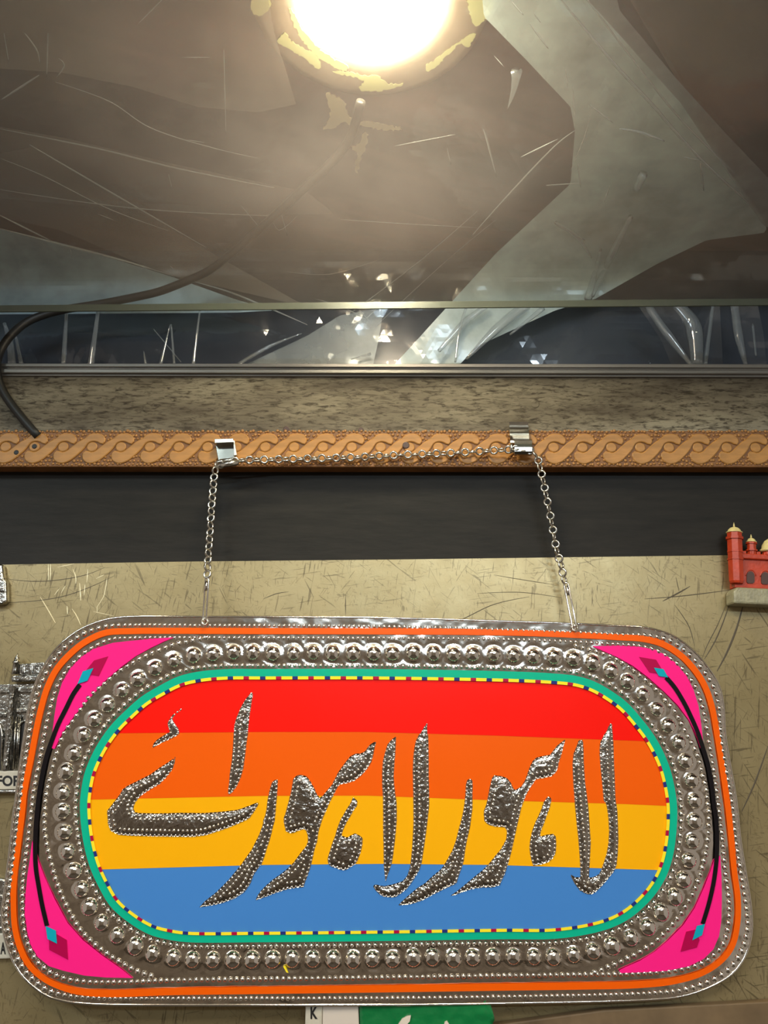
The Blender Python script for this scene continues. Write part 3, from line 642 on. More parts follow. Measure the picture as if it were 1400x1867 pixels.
for li, raw in enumerate(LET):
    o = resample(raw, True, 3.0)
    v, f = triangulate(o, 3.6)
    d = edge_dist(v, o)
    prof = lambda d: .0008 + .0009 * (1 - np.exp(-d / 7.0))
    hh = prof(d) + .00016 * vnoise(v[:, 0], v[:, 1], 6, li) * np.clip(d / 4, 0, 1)
    n = len(o)
    V = np.concatenate([at_s(v[:, 0], v[:, 1], hh), at_s(o[:, 0], o[:, 1], .0002)]); b = len(v)
    let = mk('letter', V, [list(t) for t in f] + [[(i + 1) % n, i, b + i, b + (i + 1) % n] for i in range(n)], M['letter'], sign, True)
    nr = normals(o)
    if not inside(o + nr * -1.0, o).mean() > .5: nr = -nr
    items = []
    for ins, gap, r, tol in ((2.8, 7.6, 2.3, .55), (11.5, 8.2, 2.9, .80)):
        for u, w, g in walk(o - nr * ins, np.full(n, gap)):
            q = np.array([[u, w]])
            if inside(q, o)[0]:
                dd = edge_dist(q, o)[0]
                if dd >= ins * tol and all((u - a) ** 2 + (w - e) ** 2 > (5.6 if ins < 5 else 6.6) ** 2 for a, e, *_ in items):
                    items.append((u, w, r * random.uniform(.85, 1.1), float(prof(np.array(dd))) - .0002))
    # one row down the middle where the stroke is narrower than two inset rows
    mid = v[(d > 5.0) & (d < 11)]
    for u, w in mid[np.argsort(-edge_dist(mid, o))] if len(mid) else []:
        dd = edge_dist(np.array([[u, w]]), o)[0]
        ring_ = v[np.linalg.norm(v - [u, w], axis=1) < 5.5]
        if dd >= edge_dist(ring_, o).max() - .35 and all((u - a) ** 2 + (w - e) ** 2 > 6.8 ** 2 for a, e, *_ in items):
            items.append((u, w, 3.0, float(prof(np.array(dd))) - .0002))
    joined_beads('bead_rows', items, M['chrome_bead'], let)

# ================================================================ chain and clips
chain = empty('hanging_chain', at_y(700., 835., -.024), 'silver link chain draped over two clips and holding the sign', 'chain')
LR = 7.0 * MMPX; WR = 2.25 * MMPX
tor = MB(); ringp = [(LR * math.cos(a), 0, LR * math.sin(a)) for a in np.linspace(0, 2 * math.pi, 17)]
tor.tube(ringp, WR, 7, False)
link_me = mesh_of('link', tor.v, tor.f, M['steel'], True)
def chain_run(pts, n):
    """pts: (u, v, y) rows; n links spaced evenly, alternately face-on and edge-on."""
    p = np.array([at_y(u, v, y) for u, v, y in pts])
    q = np.vstack([p]); L = np.concatenate([[0], np.cumsum(np.linalg.norm(np.diff(q, axis=0), axis=1))]); s = np.linspace(0, L[-1], n)
    pos = np.stack([np.interp(s, L, q[:, k]) for k in range(3)], 1); t = np.gradient(pos, axis=0)
    for i in range(n):
        T = Vector(t[i]).normalized(); Y = Vector((0, 1, 0)); Y = (Y - T * Y.dot(T)).normalized(); X = Y.cross(T).normalized()
        m = Matrix((X, Y, T)).transposed()
        m = m @ Matrix.Rotation((-.92 if i % 2 else .42) + random.uniform(-.22, .22), 3, 'Z')
        inst(link_me, 'link', pos[i], chain, (1, 1, 1.02), m.to_euler())
ys = lambda u, v, h: float(at_s(float(u), float(v), h)[1])
chain_run([(397, 846, -.0255), (391, 862, -.025), (386, 920, -.026), (383, 970, -.028), (379, 1020, -.031), (378, 1047, -.0325)], 17)
chain_run([(402, 847, -.0265), (436, 839, -.0250), (530, 837, -.0190), (640, 834, -.0190), (740, 829, -.0190), (830, 825.5, -.0190), (905, 821, -.0215), (940, 819, -.0262)], 42)
chain_run([(940, 819, -.0262), (970, 822, -.0262), (980, 834, -.0255), (990, 876, -.024), (1003, 940, -.021), (1014, 1000, -.019), (1024, 1035, -.0175), (1028, 1057, -.0170)], 22)
def hook(a, b, w, ya, yb):
    """A long wire loop from the last link down to the hole in the sign."""
    A_, B_ = np.array([*at_y(*a, ya)]), np.array([*at_y(*b, yb)])
    T = (B_ - A_) / np.linalg.norm(B_ - A_); S = np.cross(T, [0.35, 1, 0]); S /= np.linalg.norm(S); w = w * MMPX; out = []
    for t in np.linspace(math.pi, 0, 9): out.append(A_ + S * w * math.cos(t) - T * w * math.sin(t))
    for t in np.linspace(0, -math.pi, 9): out.append(B_ + S * w * math.cos(t) - T * w * math.sin(t))
    out.append(out[0]); m = MB().tube(out, 1.9 * MMPX, 8, False)
    c = A_ + (B_ - A_) * .16
    m.tube([A_ + (B_ - A_) * .04 - [0, .0012, 0], A_ + (B_ - A_) * .28 - [0, .0012, 0]], 3.4 * MMPX, 8)
    m.build('hook', M['chrome_bead'], chain, True)
hook((377.5, 1058), (373.0, 1128), 3.6, -.0325, ys(373, 1130, .0015)); hook((1032, 1066), (1046, 1138), 4.0, -.0170, ys(1046, 1140, .0015))
for u, v in ((373, 1133), (1048, 1144)):
    r_ = [at_s(u + 5 * math.cos(a), v + 6 * math.sin(a), .0018 + .0010 * math.sin(a)) for a in np.linspace(0, 2 * math.pi, 15)]
    MB().tube(r_, 1.7 * MMPX, 7, False).build('eyelet', M['steel'], sign, True)

clip = empty('metal_clip', at_y(412., 850., -.0155), 'small square nickel catch holding the chain at its left bend', 'clip')
bevel(ypoly([(392, 806), (427, 806), (431, 842), (398, 842)], -.0172, -.0158).build('plate', M['nickel_dark_reflection'], clip), .0003)
bevel(ypoly([(391, 800), (425, 799), (426, 806.5), (391, 808)], -.0245, -.0158).build('lip', M['steel'], clip), .0004)
bevel(ypoly([(425, 800), (428, 806), (432, 830), (426, 831)], -.0225, -.0158).build('side_flange', M['steel'], clip), .0004)
MB().tube([at_y(401., 848., -.0270), at_y(434., 843., -.0270)], 5.0 * px_m, 14).build('roller', M['steel'], clip, True)
MB().tube([at_y(402., 841., -.0225), at_y(432., 838., -.0225)], 4.0 * px_m, 12).build('roller', M['steel'], clip, True)
clip2 = empty('metal_clip', at_y(948., 830., -.0155), 'corrugated nickel catch overlapping the board at the right bend of the chain', 'clip')
prof = [(765.5, -.0168), (769, -.0215), (775, -.0205), (779, -.0175), (783, -.0185), (787, -.0205), (790, -.0180), (794, -.0215), (799, -.0195), (803, -.0180), (807.5, -.0190)]
def corrug(prof, u0, u1, skew, name):
    a, b = [], []
    for v, y in prof:
        k = (v - prof[0][0]) * skew; a.append(at_y(u0 + k, v, y)); b.append(at_y(u1 + k, v, y))
    n = len(a); back = lambda L: [p + [0, .0011, 0] for p in L]
    V = a + b + back(a) + back(b)
    f = [[i, i + 1, n + i + 1, n + i] for i in range(n - 1)] + [[2 * n + i, 3 * n + i, 3 * n + i + 1, 2 * n + i + 1] for i in range(n - 1)]
    f += [[i, 2 * n + i, 2 * n + i + 1, i + 1] for i in range(n - 1)] + [[n + i, n + i + 1, 3 * n + i + 1, 3 * n + i] for i in range(n - 1)]
    f += [[0, n, 3 * n, 2 * n], [n - 1, 3 * n - 1, 4 * n - 1, 2 * n - 1]]
    return mk(name, V, f, M['steel'], clip2, False)
corrug(prof, 928, 963, .05, 'plate')
corrug([(800, -.0170), (803, -.0200), (808, -.0205), (809.5, -.0265), (815, -.0290), (823, -.0285), (828, -.0250), (831, -.0180)], 938, 970, 0.0, 'barrel')
MB().lathe([(7 * px_m, 0), (9.5 * px_m, .0018), (6 * px_m, .0030)], at_y(935., 818., -.0240), (-1, 0, 0), 14).build('end_cap', M['steel'], clip2, True)

# ================================================================ fridge magnets round the sign
def text_part(s, u, v, hgt, y, m, parent, ext=.0003, rot=0., width=None):
    cu = bpy.data.curves.new('lettering', 'FONT'); cu.body = s; cu.size = 1.0; cu.extrude = 0; cu.fill_mode = 'FRONT'; cu.offset = .035
    o = bpy.data.objects.new('lettering', cu); COL.objects.link(o); bpy.context.view_layer.update()
    me = o.to_mesh(); V = np.array([w.co[:] for w in me.vertices]); fcs = [list(p.vertices) for p in me.polygons]; o.to_mesh_clear()
    bpy.data.objects.remove(o); bpy.data.curves.remove(cu)
    V[:, :2] -= V[:, :2].min(0); V[:, :2] /= V[:, 1].max()
    k = hgt / 1.0; wk = (width / V[:, 0].max()) if width else k
    pu = u + V[:, 0] * wk; pv = v - V[:, 1] * k + V[:, 0] * wk * rot
    return mk('lettering', at_y(pu, pv, y), fcs, m, parent)

# red fort magnet, right edge
fort = empty('fort_magnet', at_y(1372., 1104., -.002), 'red fort magnet with cream domes at the right edge', 'magnet')
YF = -.0155
bevel(ypoly([(1343, 1070), (1470, 1076), (1470, 1106), (1338, 1100), (1337, 1078)], YF - .002, -.0021).build('base', M['grey_paint'], fort), .0016)
bevel(ypoly([(1348, 1012), (1470, 1018), (1470, 1078), (1340, 1071), (1340, 1012)], YF + .003, -.0022).build('wall', M['red_paint'], fort), .0006)
bevel(ypoly([(1350, 1008), (1470, 1014), (1470, 1024), (1350, 1018)], YF + .0005, -.0022).build('cornice', M['red_paint'], fort), .0008)
for u in (1368.5, 1395, 1421.5, 1448):
    pl = [(u + 7.0 * math.cos(a), 1050 + (u - 1369) * .06 + 8.5 * math.sin(a)) for a in np.linspace(math.pi, 2 * math.pi, 12)] + [(u + 7, 1061 + (u - 1369) * .06), (u + 4.5, 1063.5 + (u - 1369) * .06), (u - 4.5, 1063.5 + (u - 1369) * .06), (u - 7, 1061 + (u - 1369) * .06)]
    ypoly(pl, YF + .0022, YF + .0060).build('window', M['window_dark'], fort)
    a = [(u + 9.2 * math.cos(t), 1050 + (u - 1369) * .06 + 10.8 * math.sin(t)) for t in np.linspace(math.pi, 2 * math.pi, 12)]
    q = np.array(a); MB().tube(at_y(q[:, 0], q[:, 1], YF + .0029), .00045, 6).build('arch', M['red_paint'], fort, True)
for k in range(9):
    u = 1354 + k * 13; bevel(ypoly([(u, 1004 + k * .7), (u + 7, 1004 + k * .7), (u + 7, 1011 + k * .7), (u, 1011 + k * .7)], YF + .001, YF + .005).build('merlon', M['red_paint'], fort), .0006)
def tower(u, vb, vt, r, y, rings, dome_r, dome_h, spike, lean=0., dome_m='cream_paint', cut=False):
    b, t = at_y(u - lean, vb, y), at_y(u, vt, y); ax = t - b; H = np.linalg.norm(ax); r = r * px_m
    pr = [(r * .88, 0), (r, H * .04)]
    for h0, h1, k in rings: pr += [(r * (1 + .04), H * h0), (r * k, H * h0 + .0002), (r * k, H * h1), (r * 1.04, H * h1 + .0002)]
    pr += [(r * 1.02, H)]
    MB().lathe(pr, b, ax, 8).build('tower', M['red_paint'], fort)
    dr, dh = dome_r * px_m, dome_h * px_m
    dm = MB().lathe([(dr * 1.15, 0), (dr * 1.2, dh * .14), (dr * .98, dh * .2), (dr * .92, dh * .5), (dr * .62, dh * .82), (dr * .2, dh), (.0003, dh * 1.02)], t, ax, 16)
    dm.build('dome', M[dome_m], fort, True)
    MB().lathe([(.0009, 0), (.0006, spike * px_m * .5), (.0001, spike * px_m)], t + ax / H * dh * .98, ax, 8).build('finial', M['cream_paint'], fort, True)
tower(1338.5, 1064, 972, 12.5, YF + .004, [(.45, .48, 1.12), (.60, .63, 1.10), (.86, .91, 1.22)], 11.5, 11, 9, lean=-4)
tower(1369.5, 1013, 989, 7.5, YF + .004, [(.30, .42, 1.35), (.84, .96, 1.3)], 7.5, 8, 7, lean=-1)
tower(1402, 1016, 1007, 11, YF + .004, [(.3, .5, 1.1)], 13, 24, 9)
tower(1448, 1064, 974, 12.5, YF + .004, [(.45, .48, 1.12), (.60, .63, 1.10), (.86, .91, 1.22)], 11.5, 11, 9)

# silver gateway magnet, left edge
gate = empty('gateway_magnet', at_y(0., 1446., -.002), 'silver gateway magnet with FORT name plate at the left edge', 'magnet')
Y0 = -.0085
G = lambda pts, y, name, bv=.0006, m='pewter': bevel(ypoly(pts, y, -.0021).build(name, M[m], gate), bv)
G([(-90, 1250), (70, 1246), (62, 1406), (-90, 1406)], -.0045, 'back_panel')
G([(20, 1232), (90, 1229), (88, 1241), (19, 1243)], Y0 - .001, 'cornice', .0012)
G([(33, 1211), (80, 1207), (80, 1230), (33, 1231)], Y0 + .001, 'parapet')
for u in (38, 52, 64, 76): G([(u, 1213), (u + 8, 1212), (u + 8, 1228), (u, 1229)], Y0 + .0002, 'parapet_panel', .0008)
G([(30, 1253), (88, 1250), (84, 1263), (30, 1263)], Y0 + .0012, 'frieze', .001)
G([(28, 1291), (88, 1290), (84, 1299), (27, 1300)], Y0 + .0006, 'ledge', .001)
G([(-90, 1252), (18, 1254), (17, 1264), (-90, 1264)], Y0 + .0006, 'ledge', .001)
G([(-90, 1298), (12, 1299), (11, 1308), (-90, 1308)], Y0 + .001, 'ledge', .001)
p = at_y(np.array([24., 10.]), np.array([1243., 1405.]), Y0 - .0005)
MB().lathe([(.0022, 0), (.0026, .004), (.0023, .010), (.0024, .058), (.0027, .062)], p[1], p[0] - p[1], 10).build('pillar', M['pewter'], gate)
p = at_y(np.array([32., 27.]), np.array([1195., 1229.]), Y0)
MB().lathe([(.0028, 0), (.0024, .003), (.0024, .008), (.0030, .0085), (.0030, .0095), (.0021, .0105), (.0019, .0125), (.0006, .0148), (.0002, .016)], p[1], p[0] - p[1], 10).build('minaret', M['pewter'], gate, True)
for c, w in (((46., 1404.), 14.), ((-14., 1404.), 18.)):
    pl = [(c[0] - w, 1404), (c[0] - w, 1340)] + [(c[0] + w * math.cos(t), 1340 - 26 * math.sin(t)) for t in np.linspace(math.pi, 0, 9)] + [(c[0] + w, 1404)]
    q = np.array(pl); MB().tube(at_y(q[:, 0], q[:, 1], Y0 + .003), .0011, 7).build('arch', M['pewter'], gate, True)
    ypoly(pl[1:-1] + [(c[0] + w, 1404), (c[0] - w, 1404)], -.0049, -.0040).build('arch_recess', M['ink'], gate)
for u in (29, 34, 37, 56, 60):
    q = at_y(np.array([u, u - 5.]), np.array([1306., 1402.]), Y0 + .002); MB().tube(q, .0007, 6).build('moulding_rib', M['pewter'], gate, True)
bevel(ypoly([(-95, 1407), (62, 1405), (60, 1439), (-95, 1442)], Y0 - .002, -.0021).build('name_plate', M['white_plate'], gate), .0008)
bevel(ypoly([(-95, 1442), (60, 1440), (59, 1446), (-95, 1448)], Y0 - .001, -.0021).build('foot', M['pewter'], gate), .0008)
text_part('FORT', -6., 1433.5, 19.5, Y0 - .00215, M['ink'], gate, width=58)

# lower silver magnet with blue back and plate
low = empty('silver_magnet', at_y(-5., 1748., -.002), 'dark silver magnet with a white plate low on the left edge', 'magnet')
bevel(ypoly([(-95, 1600), (9, 1602), (13, 1700), (-95, 1700)], -.0075, -.0021).build('body', M['pewter'], low), .0015)
bevel(ypoly([(-95, 1706), (17, 1701), (20, 1748), (-95, 1752)], -.0085, -.0021).build('name_plate', M['white_plate'], low), .001)
text_part('A', .5, 1740., 22, -.0087, M['ink'], low, width=10)
for v in (1632, 1668, 1690):
    bevel(ypoly([(-80, v), (5, v), (6, v + 7), (-80, v + 8)], -.0092, -.0074).build('ledge', M['pewter'], low), .0006)
# small silver magnet top left
sm = empty('silver_magnet', at_y(0., 1102., -.002), 'small silver magnet cut by the upper left edge of the metal sheet', 'magnet')
bevel(ypoly([(-70, 1022), (3, 1028), (6, 1052), (11, 1060), (12, 1096), (4, 1102), (-70, 1102)], -.009, -.0021).build('body', M['pewter'], sm), .0015)
bevel(ypoly([(-70, 1062), (7, 1062), (8, 1078), (-70, 1080)], -.0105, -.0089).build('ledge', M['pewter'], sm), .0008)

# wrapped flag magnet under the sign
flag = empty('flag_magnet', at_y(720., 1905., -.002), 'white and green plastic wrapped magnet under the bottom edge of the sign', 'magnet')
YB = -.020
bevel(ypoly([(557, 1822), (588, 1822), (586, 1910), (555, 1910)], YB - .001, -.0021).build('label_strip', M['white_plate'], flag), .001)
text_part('K', 566., 1858., 22, YB - .0013, M['ink'], flag, width=13)
bevel(ypoly([(588, 1822), (653, 1822), (656, 1910), (587, 1910)], YB, -.0021).build('white_panel', M['white_card'], flag), .0008)
g0 = np.array([(655, 1820), (890, 1820), (897, 1840), (902, 1858), (896, 1870), (894, 1910), (657, 1910)], float)
v, f = triangulate(resample(g0, True, 6), 7)
yy = -.0012 * np.abs(vnoise(v[:, 0], v[:, 1], 22, 31)) - .0009 * np.abs(vnoise(v[:, 0], v[:, 1] * .6, 9, 32))
gp = at_y(v[:, 0], v[:, 1], YB); gp[:, 1] += yy; gb = gp.copy(); gb[:, 1] = -.0021; nn = len(v); nb = len(resample(g0, True, 6))
mk('green_panel', np.vstack([gp, gb]), f + [[nn + i for i in t][::-1] for t in f] + [[(i + 1) % nb, i, nn + i, nn + (i + 1) % nb] for i in range(nb)], M['green_plastic'], flag, True)
cres = [(724, 1880), (726, 1868), (733, 1858), (742, 1853), (749, 1852), (747, 1862), (741, 1869), (737, 1880)]
ypoly(cres, YB - .0024, YB - .0008).build('crescent', M['white_card'], flag)
ypoly([(808, 1874), (811, 1864), (815, 1862), (819, 1868), (822, 1878)], YB - .0024, YB - .0008).build('star_point', M['white_card'], flag)

# ================================================================ over the sign: glass shelf, lamp, cable, plastic film
shelf = empty('glass_shelf', (0, -.25, ZG), 'dusty glass shelf overhead, its ground edge above the weathered board', 'shelf')
ra, rb = at_z(-400., 571.5, ZG), at_z(1800., 552.5, ZG)
fr_y = -.44
gv = [ra, rb, np.array([rb[0], fr_y, ZG]), np.array([ra[0], fr_y, ZG])]
MB().prism(gv[::-1], [p + [0, 0, .006] for p in gv][::-1]).build('glass_pane', M['glass'], shelf)
e0, e1 = ra + [0, .0002, 0], rb + [0, .0002, 0]
MB().prism([e0, e1, e1 + [0, .0012, 0], e0 + [0, .0012, 0]][::-1], [p + [0, 0, .006] for p in (e0, e1, e1 + [0, .0012, 0], e0 + [0, .0012, 0])][::-1]).build('ground_edge', M['glass_edge'], shelf)

ZL = .4605
light = empty('ceiling_downlight', (lc[0], lc[1], ZC - .0002), 'glowing round downlight with a stained trim ring above the glass', 'lamp')
MB().lathe([(.0497, -.0008), (.0506, -.0026), (.058, -.0034), (.074, -.0028), (.0795, -.0012), (.0795, 0)], (lc[0], lc[1], ZC - .0003), (0, 0, 1), 64, False).build('trim_ring', M['trim_ring'], light, True)
MB().lathe([(.0499, -.0008), (.0490, .0020), (.0482, .0066), (.030, .0070)], (lc[0], lc[1], ZC - .0003), (0, 0, 1), 48, False).build('reflector', mat('lamp_reflector', (.30, .20, .10), .5, .1), light, True)
em = bpy.data.materials.new('lamp_glow'); em.use_nodes = True; nt = em.node_tree; nt.nodes.remove(nt.nodes['Principled BSDF'])
ee = nt.nodes.new('ShaderNodeEmission'); ee.inputs[0].default_value = (1, .86, .62, 1); ee.inputs[1].default_value = 130; nt.links.new(ee.outputs[0], nt.nodes['Material Output'].inputs[0])
MB().lathe([(.0478, .0058), (.040, .0048), (.020, .0040), (.001, .0038)], (lc[0], lc[1], ZC - .0003), (0, 0, 1), 40, False).build('lens', em, light, True)
# scraps of old tape on the ring and beside it
def scrap(px, z, parent=None, name='tape_scrap', m='flake', seed=0, amp=2.0):
    p = spline(np.array(px, float), True, 3); r_ = np.random.default_rng(seed); p = p + r_.uniform(-amp, amp, p.shape)
    q = at_z(p[:, 0], p[:, 1], z); return MB().prism(list(q), list(q + [0, 0, .0006])).build(name, M[m], parent)
zr = ZC - .0058
for k, px in enumerate([[(459, 0), (490, 0), (492, 14), (476, 28), (464, 28)], [(506, 76), (520, 60), (528, 72), (548, 86), (575, 100), (584, 118), (580, 128), (562, 112), (540, 98), (522, 86)],
                        [(527, 16), (536, 24), (552, 54), (580, 86), (610, 108), (634, 122), (630, 130), (600, 118), (572, 98), (545, 64)], [(608, 132), (640, 132), (662, 138), (690, 140), (704, 152), (735, 154), (722, 160), (690, 166), (655, 164), (662, 148)],
                        [(856, -20), (898, -20), (896, 18), (880, 40), (868, 48), (856, 24)], [(775, 124), (800, 104), (835, 78), (866, 60), (852, 88), (842, 80), (805, 112), (782, 130)]]):
    scrap(px, zr + .0015, light, seed=k)
M['tape_dim'] = mat('old_tape_residue', (.34, .29, .17), .6)
for k, px in enumerate([[(596, 170), (612, 176), (628, 188), (634, 210), (644, 222), (652, 236), (640, 234), (628, 222), (610, 232), (590, 236), (602, 212)], [(646, 226), (666, 222), (700, 228), (735, 236), (710, 238), (668, 232)],
                        [(640, 268), (656, 262), (664, 240), (670, 244), (668, 262), (658, 290), (650, 318), (648, 300), (652, 280)]]):
    tag(scrap(px, ZC - .0009, None, 'tape_scrap', 'tape_dim', 20 + k), ['torn patch of dried tape just below the lamp ring', 'thin strip of dried tape right of the torn patch below the lamp', 'lowest hooked scrap of dried tape under the lamp'][k], 'tape', 'dried tape scraps on the soffit')

cpts = [(658, 185, 'z', .440), (640, 255, 'z', .434), (612, 290, 'z', .427), (570, 328, 'z', .418), (510, 385, 'z', .408), (440, 448, 'z', .400), (378, 497, 'z', .392), (290, 533, 'z', .383), (190, 553, 'y', .003), (105, 566, 'y', .000), (48, 584, 'y', -.004), (8, 622, 'y', -.016),
        (-10, 662, 'y', -.0195), (-4, 700, 'y', -.0175), (20, 738, 'y', -.0150), (62, 788, 'y', -.0142), (70, 796, 'y', -.0142)]
cp = np.array([at_z(float(u), float(v), d) if k == 'z' else at_y(float(u), float(v), d) for u, v, k, d in cpts])
def spline3(p, n):
    t = np.concatenate([[0], np.cumsum(np.linalg.norm(np.diff(p, axis=0), axis=1))]); s = np.linspace(0, t[-1], n); out = []
    for k in range(3):
        c = np.interp(s, t, p[:, k])
        for _ in range(5): c[1:-1] = (c[:-2] + 2 * c[1:-1] + c[2:]) / 4
        out.append(c)
    return np.stack(out, 1)
tag(MB().tube(spline3(cp, 90), .0036, 10).build('lamp_cable', M['cable'], None, True), 'black cable looping from the lamp down behind the carved strip', 'cable')

M['film_matte'] = glassy('matte_plastic_film', (.85, .9, .92), (.42, .50, .52), .38, .45, 1.0, 16, .3, .4)
M['film_haze'] = glassy('hazy_plastic_layer', (.93, .92, .9), (.60, .53, .47), .22, .2, 1.6, 12, .12, .5)
M['crease'] = glassy('plastic_crease', (.9, .92, .92), (.72, .76, .76), .38, .12, 4.0, None, .3)
M['pleat'] = glassy('plastic_pleat', (.93, .95, .96), (.66, .74, .78), .16, .09, 3.5, None, .2)
def tri_wave(x): return np.abs((x % 2.0) - 1.0) * 2 - 1
def film(name, px, zf, yf, amp, m, label, seed, grid=10, sharp=1.0, tilt=0.0, parent=None):
    """A creased plastic sheet: a traced outline hung where a soffit plane meets a wall plane, folded along random creases."""
    o = resample(np.array(px, float), True, grid)
    v, f = triangulate(o, grid); d = ray(v[:, 0], v[:, 1])
    zz = zf + tilt * (v[:, 0] - 700) / 1400
    tz = (zz - CAM[2]) / np.maximum(d[:, 2], 1e-3); ty = (yf - CAM[1]) / d[:, 1]
    k = 40.0; t = -np.log(np.exp(-k * tz) + np.exp(-k * ty)) / k
    r_ = np.random.default_rng(seed); hh = np.zeros(len(v))
    wx = v[:, 0] + 30 * vnoise(v[:, 0], v[:, 1], 120, seed + 1); wy = v[:, 1] + 30 * vnoise(v[:, 0], v[:, 1], 120, seed + 2)
    for i in range(7):
        a = r_.uniform(0, math.pi); L = r_.uniform(60, 260); g = np.clip(vnoise(v[:, 0], v[:, 1], 200, seed + 5 + i) + .35, 0, 1)
        hh += g * (L / 260) * tri_wave((wx * math.cos(a) + wy * math.sin(a)) / L + r_.uniform(0, 2))
    hh += .12 * vnoise(v[:, 0], v[:, 1], 28, seed + 40) * sharp
    P3 = CAM + d * (t + amp * np.tanh(hh * sharp))[:, None]
    return tag(mk(name, P3, f, M[m], parent, False), label, None if parent else 'plastic film')
FILM = film('plastic_film', [(-120, -120), (1520, -120), (1520, 668), (-120, 668)], .454, .042, .007, 'film', 'large clear crinkled plastic film spread under the whole soffit', 3, 13)
FILM_R = film('plastic_film', [(870, -110), (1062, -110), (1064, -10), (1240, 185), (1398, 412), (1396, 424), (1288, 438), (1200, 480), (1085, 545), (1012, 566), (868, 632), (835, 668), (716, 668), (760, 620), (830, 543), (905, 461), (960, 410), (1040, 335), (1048, 240), (1040, 195), (960, 110), (882, 30)],
     .432, .022, .008, 'film_milky', 'pale milky plastic sheet hanging right of the lamp down to the rail', 11, 9)
film('fold', [(1060, -110), (1100, -110), (1130, 20), (1230, 140), (1320, 240), (1420, 345), (1420, 420), (1392, 412), (1240, 187), (1064, -8)], .420, .020, .004, 'film_grey', 'grey folded plastic edge running diagonally at the upper right', 17, 9, parent=FILM_R)
FILM_L = film('plastic_film', [(-110, 396), (0, 417), (100, 440), (200, 470), (315, 505), (430, 546), (500, 566), (430, 570), (-110, 574)], .425, .022, .005, 'film_blue', 'pale bluish plastic sheet at the left above the glass edge', 23, 9)
film('fold', [(445, 666), (500, 640), (560, 612), (620, 575), (700, 560), (690, 620), (680, 666)], .40, .018, .0015, 'film_matte', 'small bluish plastic fold in the gap above the rail centre', 29, 7, parent=FILM)
film('fold', [(1160, 552), (1215, 552), (1282, 600), (1300, 552), (1312, 552), (1318, 668), (1225, 668), (1205, 620)], .40, .016, .006, 'film', 'clear plastic fold with bright glints in the gap at right', 37, 6, parent=FILM)
film('fold', [(1330, 548), (1380, 548), (1392, 610), (1398, 668), (1362, 668), (1340, 620)], .40, .016, .006, 'film', 'narrow clear plastic fold at the right end of the gap', 43, 6, parent=FILM)
for px, lab, m, sd in [([(-110, -110), (470, -110), (500, 60), (540, 190), (470, 205), (360, 195), (240, 158), (110, 132), (-110, 118)], 'olive hazy plastic layer in the upper left corner', 'film_haze', 51),
                   ([(-110, 212), (120, 252), (330, 302), (560, 350), (610, 390), (400, 392), (190, 378), (-110, 352)], 'brownish hazy plastic layer left of the cable', 'film_haze', 57),
                   ([(-110, 300), (60, 268), (200, 350), (380, 458), (560, 560), (300, 500), (110, 420), (-110, 372)], 'dull crossing plastic layer above the bluish sheet', 'film_haze', 61)]:
    film('layer', px, .445, .034, .002, m, lab, sd, 10, parent=FILM)
def on_film(u, v, zf=.422, yf=.016):
    d = ray(u, v); tz = (zf - CAM[2]) / d[..., 2]; ty = (yf - CAM[1]) / d[..., 1]
    return CAM + d * np.minimum(tz, ty)[..., None]
def crease(pts, w, parent, m='crease', flat=.35):
    p = spline(np.array(pts, float), False, 8); n = len(p)
    q = on_film(p[:, 0], p[:, 1], .441, .031) if parent is FILM and m == 'crease' else on_film(p[:, 0], p[:, 1], .420, .012)
    if np.ndim(w): ww = np.interp(np.linspace(0, 1, n), np.linspace(0, 1, len(w)), w)
    else: ww = w * np.sin(np.linspace(.15, math.pi - .15, n)) ** .6
    MB().tube(q, np.maximum(ww, .15) * .00042, 10, True).build('crease', M[m], parent, True)
C1 = lambda *a: [(850 + a[i] / 2.545, a[i + 1] / 2.545) for i in range(0, len(a), 2)]
C2 = lambda *a: [(a[i] / 2.8, 60 + a[i + 1] / 2.8) for i in range(0, len(a), 2)]
for p, w in [(C1(205, 0, 265, 70), 1.2), (C1(295, 110, 380, 225), 1.4), (C1(315, 65, 345, 105), .8), (C1(505, 605, 430, 660, 180, 920, 20, 1100), 1.8), (C1(425, 645, 250, 730), 1.4), (C1(370, 860, 525, 850), 1.2),
             (C1(518, 765, 530, 868), 1.2), (C1(665, 860, 640, 940), 1.4), (C1(570, 485, 680, 570), 1.2), (C1(710, 598, 800, 612, 920, 655), 2.6), (C1(1010, 730, 1090, 745), 1.8), (C1(1085, 760, 1102, 885), 2.2), (C1(80, 600, 140, 820), 1.5),
             (C1(440, 0, 510, 85, 690, 300, 880, 505, 930, 565, 1090, 740, 1330, 960, 1400, 1020), 2.6), (C1(410, 1040, 470, 1070, 550, 1115), 2.2), (C1(460, 320, 470, 400), .8), (C1(495, 400, 505, 605), 1.2), (C1(130, 260, 175, 310), .8),
             (C1(560, 0, 760, 260, 1000, 560, 1390, 940), 1.6), (C1(580, 500, 560, 600, 480, 800), .9)]:
    crease(p, w, FILM_R)
